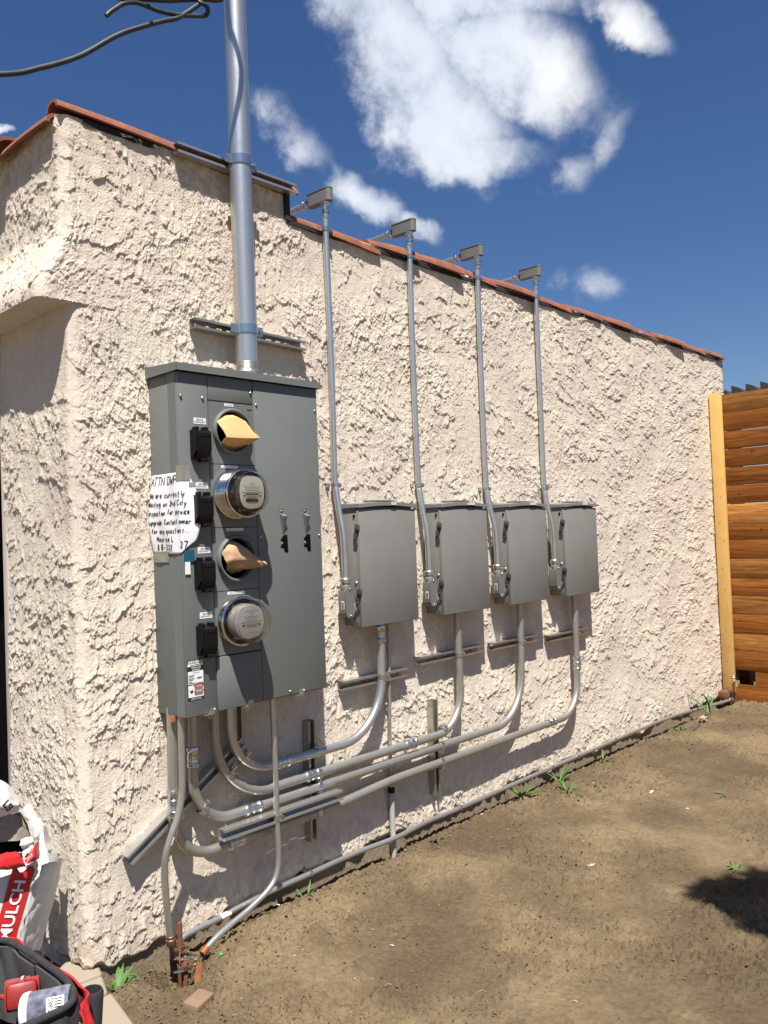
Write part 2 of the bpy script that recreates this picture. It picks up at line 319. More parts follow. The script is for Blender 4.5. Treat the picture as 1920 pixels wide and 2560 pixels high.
def fillet(pts, radii, n=10):
    P = [Vector(p) for p in pts]; out = [P[0]]
    for i in range(1, len(P)-1):
        r = radii[i-1]; a = (P[i-1]-P[i]).normalized(); b = (P[i+1]-P[i]).normalized()
        ang = a.angle(b); d = r/math.tan(ang/2); c = P[i]+(a+b).normalized()*(r/math.sin(ang/2))
        s0 = P[i]+a*d-c; s1 = P[i]+b*d-c; th = s0.angle(s1)
        for k in range(n+1):
            t = k/n; out.append(c+(s0*math.sin((1-t)*th)+s1*math.sin(t*th))/math.sin(th))
    out.append(P[-1]); return out
def spline(pts, n=8):
    P = [Vector(p) for p in pts]; P = [2*P[0]-P[1]]+P+[2*P[-1]-P[-2]]; out = []
    for i in range(1, len(P)-2):
        for k in range(n):
            t = k/n; a, b, c, d = P[i-1:i+3]
            out.append(.5*((2*b)+(c-a)*t+(2*a-5*b+4*c-d)*t*t+(3*b-a-3*c+d)*t*t*t))
    out.append(P[-2]); return out
_tc = {}
def text2d(txt, bold=0.0):
    k = (txt, bold)
    if k in _tc: return _tc[k]
    cu = bpy.data.curves.new('t', 'FONT'); cu.body = txt; cu.size = 1; cu.offset = bold; cu.resolution_u = 3
    o = bpy.data.objects.new('t', cu); COL.objects.link(o)
    me = bpy.data.meshes.new_from_object(o.evaluated_get(bpy.context.evaluated_depsgraph_get()))
    V = [(v.co.x, v.co.y) for v in me.vertices]; F = [tuple(p.vertices) for p in me.polygons]
    bpy.data.objects.remove(o); bpy.data.curves.remove(cu); bpy.data.meshes.remove(me)
    _tc[k] = (V, F); return V, F
def addtext(mb, txt, fn, x0, x1, y0, h, bold=0.01):
    """letters of height h fitted between x0 and x1; fn(a,b)->xyz"""
    V, F = text2d(txt, bold)
    if not V: return
    mnx = min(v[0] for v in V); mxx = max(v[0] for v in V); s = (x1-x0)/(mxx-mnx)
    mb.add([fn(x0+(a-mnx)*s, y0+b*h/.72) for a, b in V], F)
def ring_h(r, hs):
    return [(r, h) for h in hs]

# ------------------------------------------------------------------ numpy gradient noise
rng = np.random.RandomState(3)
PERM = rng.permutation(4096); GR = rng.uniform(0, 2*np.pi, 4096); GX = np.cos(GR); GY = np.sin(GR)
def pn(x, y, seed=0):
    xi = np.floor(x).astype(np.int64); yi = np.floor(y).astype(np.int64); xf = x-xi; yf = y-yi
    u = xf*xf*xf*(xf*(xf*6-15)+10); v = yf*yf*yf*(yf*(yf*6-15)+10)
    def g(ix, iy, dx, dy):
        h = PERM[(PERM[(ix+seed*131) & 4095]+iy*57+seed*17) & 4095]; return GX[h]*dx+GY[h]*dy
    a = g(xi, yi, xf, yf); b = g(xi+1, yi, xf-1, yf); c = g(xi, yi+1, xf, yf-1); d = g(xi+1, yi+1, xf-1, yf-1)
    return ((a*(1-u)+b*u)*(1-v)+(c*(1-u)+d*u)*v)*1.5
def fbm(x, y, o, seed, g=.5):
    s = 0; a = 1; t = 0
    for i in range(o): s = s+a*pn(x*2**i, y*2**i, seed+i); t += a; a *= g
    return s/t
def ss(a, b, x): t = np.clip((x-a)/(b-a), 0, 1); return t*t*(3-2*t)
def stucco_h(u, v):
    """relief of hand trowelled stucco in metres: lips torn by the trowel with a sharp underside, pits and sand.
    rows of u, v must run upwards in v"""
    wx = u+.010*pn(u*21, v*21, 40)+.005*pn(u*60, v*60, 41); wy = v+.012*pn(u*21, v*21, 42)+.006*pn(u*60, v*60, 43)
    rough = ss(-.28, .22, fbm(u*2.3, v*2.3, 3, 7)); mk = ss(-.25, .25, pn(u*1.3+3, v*1.3, 50))
    dense = np.clip(ss(-.5, .35, fbm(u*1.6, v*1.6, 3, 8)+.35*ss(1.2, 2.2, v)-.12), 0, 1); rough = rough*dense
    dv = np.gradient(v[:, 0]); dv = np.clip(dv, .0005, .02)
    def lips(fx, fy, seed, width, brk, reach):
        r = []
        for th in (.35, -.50):
            c, q = math.cos(th), math.sin(th); n = pn((wx*c+wy*q)*fx+th*9, (-wx*q+wy*c)*fy, seed)+.45*pn((wx*c+wy*q)*fx*2.3, (-wx*q+wy*c)*fy*2.3, seed+1); r.append(np.abs(n))
        n = r[0]*(1-mk)+r[1]*mk
        L = (1-ss(width*.8, width, n))*ss(brk, brk+.07, pn(wx*fx*.8+7, wy*fy*.55, seed+3)+.30*dense)
        out = L.copy()
        for k in range(1, len(out)):
            p = out[k-1]; q = p.copy(); q[1:-1] = .5*p[1:-1]+.25*(p[2:]+p[:-2]); out[k] = np.maximum(out[k], q*math.exp(-dv[k]/reach))
        return out
    low = 1-ss(1.1, 1.9, v); left = 1-ss(.6, 2.2, u)
    h = .0062*lips(6, 17, 11, .050, .16-.26*low*left, .060)+.0046*lips(12, 34, 23, .060, .12-.16*low*left, .035)*low+.0034*lips(19, 40, 19, .070, .21, .035)*(.30+.70*dense)
    h = h+.0030*lips(42, 68, 27, .12, .21, .020)*(.10+.90*rough)+.0026*lips(74, 96, 35, .18, .13, .014)*(.15+.85*rough)
    h = h+.0007*pn(u*120, v*150, 27)+.0007*pn(u*190, v*190, 28)+.005*pn(u*3.0, v*3.0, 33)+.0010*fbm(u*22, v*26, 2, 29)
    return h
def np_mesh(name, V, F, m, parent=None, smooth=True):
    me = bpy.data.meshes.new(name); me.vertices.add(len(V)); me.vertices.foreach_set('co', V.astype(np.float32).ravel())
    me.loops.add(F.size); me.loops.foreach_set('vertex_index', F.astype(np.int32).ravel())
    me.polygons.add(len(F)); me.polygons.foreach_set('loop_start', np.arange(0, F.size, 4, dtype=np.int32))
    me.update(calc_edges=True); me.validate()
    if smooth: me.shade_smooth()
    me.materials.append(MT[m]); o = bpy.data.objects.new(name, me); COL.objects.link(o)
    if parent is not None: o.parent = parent
    return o
def gridfaces(nr, nc):
    i = np.arange(nr-1)[:, None]*nc+np.arange(nc-1)[None, :]; return np.stack([i, i+1, i+nc+1, i+nc], -1)

# ------------------------------------------------------------------ building
bld = thing('stucco_building', (0,0,0), 'cream rough stucco building with terracotta tile edging filling the photo', 'building')
def build_wall():
    # horizontal profile parameter s: <0 runs back along the facade (y = -s), >0 runs along the long wall
    s = [-1.7]
    while s[-1] < -.60: s.append(s[-1]+.02)
    s[-1] = -.585
    while s[-1] < 0: s.append(s[-1]+.0036)
    s[-1] = 0.0
    while s[-1] < 5.75:
        x = 1.35+s[-1]; s.append(s[-1]+.0022*(x*x+2.77**2)/(1.35**2+2.77**2)*.95)
    s[-1] = 5.78
    s += [5.80, 5.9, 6.2]
    s = np.array(s)
    z = np.concatenate([np.arange(-.03, 2.352, .0033), [2.354, 2.360, 2.362], np.arange(2.366, 2.912, .0033), [2.915]])
    zu = np.concatenate([z[:-1], np.arange(2.962, 3.06, .0042)])
    def surf(s, z, top):
        S, Z = np.meshgrid(s, z)
        # how far the parapet swells out above the doorway
        fl = np.where(Z > 2.3605, .095*(1-ss(2.37, 2.66, Z))+.018, 0.0)+.004*np.sin(Z*4)
        xc = 1.352-fl
        rad = .035; L = 6.0
        X = np.where(S < 0, xc, 1.352+S-fl*(1-ss(0, .30, S))); Y = np.where(S < 0, -S, 0.0)
        # rounded corner
        k = np.clip(1-np.abs(S)/rad, 0, 1)**2*rad*.35; X = X+k; Y = Y+k
        over = S > 5.781; X = np.where(over, 7.135, X); Y = np.where(over, S-5.78, Y)
        X = X+np.where(S > 5, (Z-1.0)*.06*ss(5, 5.78, S), 0)*1.0
        nx = np.where(S < -rad, -1.0, np.where(S > rad, 0, -(rad-S)/(2*rad))); ny = np.where(S < -rad, 0.0, np.where(S > rad, -1.0, -(rad+S)/(2*rad)))
        nx = np.where(over, 1, nx); ny = np.where(over, 0, ny)
        n = np.hypot(nx, ny)+1e-9; nx /= n; ny /= n
        h = stucco_h(S, Z); sm = ss(0, .05, np.abs(S)); h = h*(.5+.5*sm)
        foot = .02+.035*ss(.45, 1.2, S); edge = ss(0, .025, Z-foot+.035*pn(S*5, Z*3, 77)+.018*pn(S*24, Z*10, 78)); h = h*edge-(1-edge)*.022
        h = h-.012*ss(.5, 0, S*0+np.abs(S-.0))*0
        near_top = 1.0; h = h*near_top
        return X+nx*h, Y+ny*h, Z, S
    X, Y, Z, S = surf(s, z, False)
    F = gridfaces(len(z), len(s)); zc = z[:-1][:, None]+0*s[None, :-1]; sc = s[None, :-1]+0*z[:-1][:, None]
    V = np.stack([X, Y, Z], -1).reshape(-1, 3)
    # the stucco stops raggedly at the bottom
    keep = ~((zc < 2.3595) & (sc < -.586))
    su = s[(s <= 1.02)]; zz = np.arange(2.9152, 3.034, .0033)
    zz = np.concatenate([[2.915], zz[1:]])
    X2, Y2, Z2, S2 = surf(su, zz, True)
    V2 = np.stack([X2, Y2, Z2], -1).reshape(-1, 3)
    F2 = gridfaces(len(zz), len(su)).reshape(-1, 4)+len(V)
    F = np.concatenate([F[keep], F2])
    o = np_mesh('wall', np.concatenate([V, V2]), F, 'stucco', bld); return o
build_wall()
b = MB(); b.box(1.40, 1.60, .022, .588, .0, 2.95); b.box(1.60, 7.06, .022, .20, 0, 2.90); b.box(6.9, 7.08, .2, 5, 0, 2.9); b.box(1.40, 7.08, 4.8, 5.0, 0, 2.9)
b.box(1.40, 1.60, 1.66, 4.8, 0, 2.9); b.box(1.40, 1.60, .589, 1.66, 2.36, 2.95); b.box(1.40, 2.34, .021, .20, 2.905, 3.035); b.box(1.402, 1.60, .2, 1.66, 2.951, 3.00)
b.build('inner_wall', 'inner', bld)
MB().box(1.60, 6.9, .2, 4.8, 2.70, 2.80).build('roof_deck', 'roofing', bld)
MB().box(1.375, 7.0, .014, .10, -.2, .06).build('foundation', 'found', bld)
MB().box(1.2, 1.42, .66, 1.68, -.1, .035).build('door_sill', 'found', bld)
b = MB(); b.box(1.350, 1.405, .579, .622, .03, 2.357, .004); b.box(1.405, 1.56, .59, .63, .03, 2.355); b.box(1.36, 1.56, 1.62, 1.66, .03, 2.355); b.box(1.37, 1.55, .63, 1.62, 2.30, 2.356)
b.build('door_frame', 'trim', bld)
def tile_mb(mb, p, d, L, r0, r1, th=.013, seg=14, a0=8, a1=172, wob=0, out=Vector((0,-1,0))):
    p = Vector(p); d = Vector(d).normalized(); up = (Vector((0,0,1))-d*d.z).normalized(); side = out
    nl = 8; P = []
    for layer in range(2):
        for i in range(nl+1):
            t = i/nl; rr_ = r0+(r1-r0)*t-(th if layer else 0)
            bulge = .006*math.sin(t*math.pi)
            for k in range(seg+1):
                a = R(a0+(a1-a0)*k/seg); w = 1+.02*math.sin(3*a+wob+t*4)
                P.append(p+d*(L*t)+(side*math.cos(a)+up*(math.sin(a)*.92))*(rr_+bulge)*w)
    n = (nl+1)*(seg+1); fs = []
    for l in range(2):
        for i in range(nl):
            for k in range(seg):
                q = l*n+i*(seg+1)+k; fs.append((q, q+1, q+seg+2, q+seg+1))
    for k in range(seg): fs.append((k, k+1, n+k+1, n+k)); q = nl*(seg+1)+k; fs.append((q, q+1, n+q+1, n+q))
    for i in range(nl):
        q = i*(seg+1); fs.append((q, q+seg+1, n+q+seg+1, n+q)); q += seg; fs.append((q, q+seg+1, n+q+seg+1, n+q))
    mb.add(P, fs)
b = MB()
ends = [2.94, 3.22, 3.58, 3.90, 4.31, 4.72, 5.10, 5.53, 5.97, 6.41, 6.83, 7.22]; st = 2.37
for i, e in enumerate(ends):
    L = e-st+.06
    tile_mb(b, (st-.06, .050+random.uniform(-.006,.006), 2.912+random.uniform(-.006,.006)+(.008 if i in (3, 4) else 0)), (1, random.uniform(-.03,.03), -.060+random.uniform(-.020,.014)), L, .046+random.uniform(0,.004), .080+random.uniform(-.004,.006), wob=i)
    st = e
b.build('tile_edging', 'tile', bld)
b = MB()
for i, (x0, x1, dz) in enumerate([(1.325, 1.90, .008), (1.82, 2.14, 0), (2.07, 2.42, -.004)]):
    tile_mb(b, (x0, .036, 3.036+dz), (1, 0, -.030-(.01 if i == 0 else 0)), x1-x0, .046, .060, wob=i*2)
b.build('tile_edging', 'tile', bld)
b = MB()
tile_mb(b, (1.350, .03, 2.995), (0, 1, -.02), .42, .050, .062, out=Vector((-1,0,0))); tile_mb(b, (1.335, .38, 3.00), (0, 1, .03), .46, .084, .10, out=Vector((-1,0,0))); tile_mb(b, (1.335, .80, 3.0), (0, 1, .0), .46, .08, .09, out=Vector((-1,0,0)))
b.build('tile_edging', 'tile2', bld)
b = MB(); b.box(2.36, 7.14, -.012, .15, 2.885, 2.904); b.box(1.42, 2.36, -.006, .15, 3.014, 3.036); b.box(2.345, 2.372, -.015, .15, 2.90, 3.045)
b.build('under_tile_strip', 'tilegap', bld)  # near-black strip along the gap under the tiles
MB().box(1.60, 1.62, .60, 1.62, .03, 2.34).build('door', 'dark', bld)  # near-black slab, the open doorway's inside shade put into its colour

# ------------------------------------------------------------------ ground
def build_ground():
    def axis(segs):
        out = []
        for a, b, st in segs:
            n = max(1, int(round((b-a)/st))); out += list(np.linspace(a, b, n, endpoint=False))
        out.append(segs[-1][1]); return np.array(out)
    gx = axis([(-300,-40,40),(-40,-4,4),(-4,.6,.3),(.6,1.1,.03),(1.1,3.2,.0056),(3.2,5.0,.009),(5.0,7.2,.014),(7.2,12,.4),(12,40,4),(40,300,40)])
    gy = axis([(-300,-40,40),(-40,-6,4),(-6,-3,.3),(-3,-1.9,.05),(-1.9,.03,.0062),(.03,.8,.03),(.8,5,.4),(5,40,5),(40,300,40)])
    X, Y = np.meshgrid(gx, gy)
    n = ss(0, .12, -Y)
    h = .018*ss(1.4, 2.6, X)*ss(-1.6, 0, Y)+.010
    h = h+.035*fbm(X*1.1, Y*1.1, 3, 60)+.012*fbm(X*4.5, Y*4.5, 3, 63)
    rough = ss(-.15, .25, fbm(X*1.7, Y*1.7, 3, 66)); nearwall = ss(-.75, -.12, Y)
    cl = fbm(X*22, Y*22, 4, 70, .6); h = h+.013*ss(.04, .16, cl)*(.12+.88*np.maximum(rough, nearwall))
    h = h+.008*ss(-.1,.3,fbm(X*60, Y*60, 2, 74))*(.3+.7*np.maximum(rough, nearwall))
    # trowel and rake marks pressed in the smooth patches
    mk = ss(.15, .3, pn(X*2.3, Y*2.3, 81)); h = h+.0016*mk*np.sin((X*.8+Y*.6+.03*pn(X*4, Y*4, 82))*260)
    h = h+.022*np.exp(-((Y+.26)/.14)**2)*(.5+.7*pn(X*3, 0*Y+.5, 84))*ss(1.5, 1.9, X)      # bank a hand's breadth from the wall
    h = h-.045*ss(-.15, -.03, Y)                                                          # trench right at the wall
    for (hx, hy, r, d) in [(1.70, -.13, .16, .045), (1.60, -.20, .085, .10), (1.655, -.09, .06, .07), (2.86, -.04, .05, .03)]:
        h = h-d*np.exp(-(((X-hx)**2+(Y-hy)**2)/r**2)**1.5)
    far = (np.abs(X-3.5) > 5) | (np.abs(Y+1) > 4); h = np.where(far, 0, h); h = np.where(Y > .02, np.minimum(h, -.03), h)
    o = np_mesh('ground', np.stack([X, Y, h], -1).reshape(-1, 3), gridfaces(len(gy), len(gx)).reshape(-1, 4), 'dirt'); o['kind'] = 'structure'
    return gx, gy, h
GXA, GYA, GH = build_ground()
def gz(x, y):
    i = int(np.clip(np.searchsorted(GXA, x), 0, len(GXA)-1)); j = int(np.clip(np.searchsorted(GYA, y), 0, len(GYA)-1)); return float(GH[j, i])

# ------------------------------------------------------------------ strut channels
def strut(p0, p1, out, slots=True, face=None):
    """C channel from p0 to p1 (back face centre line), open side towards `out`; 41 x 41 mm"""
    p0 = Vector(p0); p1 = Vector(p1); d = (p1-p0).normalized(); L = (p1-p0).length; out = Vector(out).normalized(); w = d.cross(out)
    fn = lambda a, b, h: p0+w*a+out*b+d*h
    t = .0026; H = .0205; mb = MB()
    for sgn in (-1, 1):
        mb.prism([(sgn*H, 0), (sgn*H, .041), (sgn*(H-.0095), .041), (sgn*(H-.0095), .034), (sgn*(H-.0095+t), .034), (sgn*(H-.0095+t), .041-t), (sgn*(H-t), .041-t), (sgn*(H-t), 0)], L, fn)
    if slots:
        for sgn in (-1, 1): mb.prism([(sgn*(H-t), 0), (sgn*(H-t), t), (sgn*.007, t), (sgn*.007, 0)], L, fn)
        h = 0
        while h < L:
            e = min(h+.022, L); mb.prism([(-.007, .0002), (.007, .0002), (.007, t-.0002), (-.007, t-.0002)], e-h, lambda a, b, q, h=h: p0+w*a+out*b+d*(h+q)); h += .0508
    else: mb.prism([(-(H-t), 0), (H-t, 0), (H-t, t), (-(H-t), t)], L, fn)
    return mb
OUTY = (0,-1,0); GS = 'slotted steel channels screwed to the wall'
def put_strut(p0, p1, label, out=OUTY, m='strut'):
    o = strut(p0, p1, out).build('strut_channel', m, None, 30); return tag(o, label, 'strut channel', GS)
put_strut((1.785,-.010,3.034),(2.385,-.010,3.034), 'slotted steel channel under the roof tiles behind the big riser pipe', m='galv')
put_strut((1.838,-.008,2.357),(2.408,-.008,2.343), 'slotted steel channel across the big riser just above the meter panel')
for (x0, x1, z, lab) in [(2.560,2.99,.833,'slotted channel under the nearest gray box, crossed by a thin tube'), (3.085,3.60,.872,'slotted channel under the second gray box from the left'),
                        (3.690,4.135,.868,'slotted channel under the third gray box from the left'), (4.255,4.705,.846,'slotted channel under the farthest gray box')]:
    put_strut((x0,-.006,z),(x1,-.006,z), lab)
put_strut((2.365,-.006,.715),(2.358,-.006,.205), 'upright channel beside the meter panel shadow, holding four pipes')
put_strut((3.182,-.006,.665),(3.178,-.006,.197), 'upright channel below the second gray box, holding three pipes')
put_strut((1.497,-.006,.385),(2.005,-.006,.700), 'diagonal channel running up from the lower left under the meter panel', m='galv')
o = strut((1.842,-.088,.392),(2.458,-.088,.392), OUTY, False).build('strut_channel', 'galv', None, 30); tag(o, 'dark open channel lying along the lowest pipe below the meter panel', 'strut channel', GS)
put_strut((1.985,-.006,.86),(1.985,-.006,.715), 'short slotted channel half hidden under the meter panel bottom')

# ------------------------------------------------------------------ pipe fittings
def coupling(mb, c, d, r, L=.075):
    c = Vector(c); d = Vector(d).normalized()
    pr = [(r*.98, -L/2), (r*1.22, -L/2+.001), (r*1.30, -L/2+.004), (r*1.30, -L/2+.013), (r*1.18, -L/2+.016), (r*1.13, -L*.12), (r*1.20, -L*.1), (r*1.20, L*.1), (r*1.13, L*.12), (r*1.18, L/2-.016), (r*1.30, L/2-.013), (r*1.30, L/2-.004), (r*1.22, L/2-.001), (r*.98, L/2)]
    mb.lathe(pr, c, d, 20); 
def strap(mb, c, d, r, w=.022, ear=(0,0,1), back=.045):
    """two-piece strut strap: band round the pipe, ears with a bolt on one side"""
    c = Vector(c); d = Vector(d).normalized(); ear = Vector(ear); ear = (ear-d*ear.dot(d)).normalized()
    mb.lathe([(r*1.01, -w/2), (r+.0028, -w/2), (r+.0028, w/2), (r*1.01, w/2)], c, d, 20)
    o = d.cross(ear)
    M = Matrix((d, ear, o)).transposed()
    mb.box(-w/2, w/2, r, r+.019, -.0055, -.0030, rot=M, at=c); mb.box(-w/2, w/2, r, r+.019, .0030, .0055, rot=M, at=c)
    e = c+ear*(r+.011); mb.tube([e-o*.014, e+o*.014], .0032, 8); mb.tube([e-o*.012, e-o*.007], .0062, 6); mb.tube([e+o*.008, e+o*.013], .0058, 6)
    for s in (-1, 1): mb.add([c-ear*0+Vector((0,0,0))]*0, [])
def wire_pts(pts, amp=.0): return pts

# ------------------------------------------------------------------ meter panel
PX0, PX1, PZ0, PZ1 = 1.651, 2.320, .877, 2.122
pan = thing('meter_panel', (1.98,0,.877), 'large gray four meter service panel standing out from the stucco wall', 'meter panel')
YF = -.200
b = MB(); b.box(PX0, PX1, -.135, -.004, PZ0, PZ1, .001); b.box(PX0, PX0+.003, -.183, -.135, PZ0, PZ1); b.box(PX1-.003, PX1, -.183, -.135, PZ0, PZ1); b.box(PX0+.003, PX1-.003, -.19, -.135, PZ1-.02, PZ1); b.box(PX0+.003, PX1-.003, -.185, -.135, PZ0, PZ0+.003)
b.build('enclosure', 'panel', pan)
MB().box(1.78, 1.99, -.1385, -.1352, .90, 2.08).build('socket_shade_sheet', 'dark', pan)  # near-black sheet paints the shade inside the open sockets
def hood():
    x0, x1, yb, yf = PX0-.012, PX1+.012, 0.0, YF-.017; zt = 2.150
    mb = MB(); mb.add([(x0,yb,zt+.012),(x1,yb,zt+.012),(x1,yf,zt-.002),(x0,yf,zt-.002),(x0,yb,zt+.009),(x1,yb,zt+.009),(x1,yf+.003,zt-.006),(x0,yf+.003,zt-.006)], [(0,1,2,3),(4,5,6,7),(0,1,5,4)])
    mb.box(x0, x1, yf, yf+.0025, 2.121, zt-.0021); mb.add([(x0,yb,zt+.012),(x0,yf,zt-.002),(x0,yf,2.121),(x0,yb,2.119),(x0+.002,yb,zt+.012),(x0+.002,yf,zt-.002),(x0+.002,yf,2.121),(x0+.002,yb,2.119)], [(0,1,2,3),(4,5,6,7),(2,3,7,6)])
    mb.add([(x1,yb,zt+.012),(x1,yf,zt-.002),(x1,yf,2.121),(x1,yb,2.119),(x1-.002,yb,zt+.012),(x1-.002,yf,zt-.002),(x1-.002,yf,2.121),(x1-.002,yb,2.119)], [(0,1,2,3),(4,5,6,7),(2,3,7,6)])
    return mb
hood().build('hood', 'panel', pan)
MB().box(PX0+.0015, 1.7785, YF, -.138, PZ0+.001, 2.1185, .0022).build('cover', 'panel', pan)
MB().box(1.9905, PX1-.001, YF-.0015, -.138, PZ0+.006, 2.1185, .0022).build('cover', 'panel', pan)
MB().box(1.7815, 1.9875, YF+.0005, -.136, 2.0275, 2.1185, .0018).build('cover', 'panel', pan)
MB().box(1.7815, 1.9875, YF-.0035, -.136, PZ0+.003, 1.0755, .0022).build('cover', 'panel', pan)
RC = [(1.882, 1.914), (1.882, 1.677), (1.882, 1.4345), (1.882, 1.2)]
LN = [2.0245, 1.789, 1.552, 1.315, 1.0785]
def holed(x0, x1, z0, z1, c, r, y0, y1):
    mb = MB(); n = 64; ins = []; outs = []
    for k in range(n):
        a = 2*math.pi*k/n+math.pi/4; ca, sa = math.cos(a), math.sin(a); ins.append((c[0]+r*ca, c[1]+r*sa))
        tx = ((x1-c[0]) if ca > 0 else (x0-c[0]))/ca if abs(ca) > 1e-6 else 1e9; tz = ((z1-c[1]) if sa > 0 else (z0-c[1]))/sa if abs(sa) > 1e-6 else 1e9
        t = min(tx, tz); outs.append((c[0]+t*ca, c[1]+t*sa))
    # snap nearest outline points onto the true corners
    for (cx, cz) in [(x0,z0),(x0,z1),(x1,z0),(x1,z1)]:
        k = min(range(n), key=lambda k: (outs[k][0]-cx)**2+(outs[k][1]-cz)**2); outs[k] = (cx, cz)
    vs = [(a, y, b_) for y in (y1, y0) for ring in (ins, outs) for a, b_ in ring]; fs = []
    for k in range(n):
        j = (k+1) % n; fs += [(k, j, n+j, n+k), (2*n+k, 2*n+j, 3*n+j, 3*n+k), (n+k, n+j, 3*n+j, 3*n+k), (k, j, 2*n+j, 2*n+k)]
    return mb.add(vs, fs)
for i in range(4):
    holed(1.7815, 1.9875, LN[i+1]+.0012, LN[i]-.0012, RC[i], .076, YF+.012, YF).build('meter_cover', 'panel', pan)
for i in (0, 2):
    MB().lathe([(.0765,-.002),(.0765,.016),(.079,.019),(.083,.019),(.0865,.014),(.0875,.006),(.086,-.0005)], (RC[i][0], YF, RC[i][1]), OUTY, 64).build('socket_ring', 'panel', pan)
# breaker covers, service disconnect labels
def spring_cover(z):
    mb = MB(); x0, x1 = 1.697, 1.763; zt, zb = z, z-.112; y0 = YF
    prof = [(y0, zt-.006), (y0-.034, zt-.008), (y0-.040, zt-.018), (y0-.040, zt-.078), (y0-.030, zb+.006), (y0-.026, zb), (y0, zb)]
    mb.prism(prof, x1-x0-.010, lambda a, b, h: (x0+.010+h, a, b))
    mb.prism([(y0, zt-.004), (y0-.030, zt-.006), (y0-.034, zt-.016), (y0-.034, zb+.03), (y0-.016, zb+.004), (y0, zb+.003)], .0095, lambda a, b, h: (x0+h, a, b))
    mb.box(x0+.006, x0+.020, y0-.034, y0-.004, zt-.008, zt+.006, .003); mb.box(x1-.024, x1-.008, y0-.034, y0-.004, zt-.008, zt+.006, .003)
    mb.box(x0+.026, x1-.010, y0-.034, y0-.004, zb-.010, zb+.004, .002); mb.box(x0+.014, x1-.004, y0-.0420, y0-.0398, zt-.030, zt-.0285)
    return mb
def svc(z):
    root = MB().box(1.7150, 1.7680, YF-.0010, YF-.0002, z, z+.0225).build('warning_label', 'white', pan, 0)
    t = MB(); fn = lambda a, b: (a, YF-.0014, b)
    addtext(t, 'SERVICE', fn, 1.727, 1.756, z+.0128, .0062); addtext(t, 'DISCONNECT', fn, 1.7185, 1.7645, z+.0045, .0060)
    t.build('lettering', 'ink', root, 0)
for i in range(4):
    z = 1.9140-.2368*i; spring_cover(z).build('breaker_cover', 'black', pan, 25); svc(z+.0195)
def screw(x, y, z, r=.0055, ax=OUTY):
    return MB().lathe([(r,0),(r*.98,.0012),(r*.8,.0035),(r*.45,.005),(.0001,.0054)], (x,y,z), ax, 14)
for x, z in [(1.662,2.031),(1.755,2.031),(1.976,2.071),(2.001,2.027),(2.306,2.028),(2.307,1.511),(2.004,1.512),(2.122,.897)]:
    screw(x, YF-.0015, z).build('screw', 'zinc', pan)
def namelab(x0, x1, z, txt):
    r = MB().box(x0, x1, YF-.0012, YF-.0003, z, z+.0105).build('name_label', 'white', pan, 0)
    t = MB(); addtext(t, txt, lambda a, b: (a, YF-.0016, b), x0+.006, x1-.006, z+.0026, .0052); t.build('lettering', 'inkgrey', r, 0)
namelab(1.853, 1.893, 2.0095, 'HOUSE'); namelab(1.829, 1.905, 1.7745, '3294 W. 27TH PL'); namelab(1.843, 1.921, 1.5385, '3296 W. 27TH PL'); namelab(1.839, 1.917, 1.3005, '3298 W. 27TH PL')
b = MB(); b.box(1.9585, 1.9795, YF-.0004, YF+.0006, 1.978, 2.006); b.build('knockout', 'panel', pan, 0); MB().box(1.958, 1.980, YF-.0012, YF-.0003, 2.0025, 2.0055).build('seal_slot', 'dark', pan, 0)
MB().box(1.966, 1.977, YF-.0012, YF-.0003, 1.766, 1.7690).build('seal_slot', 'dark', pan, 0)
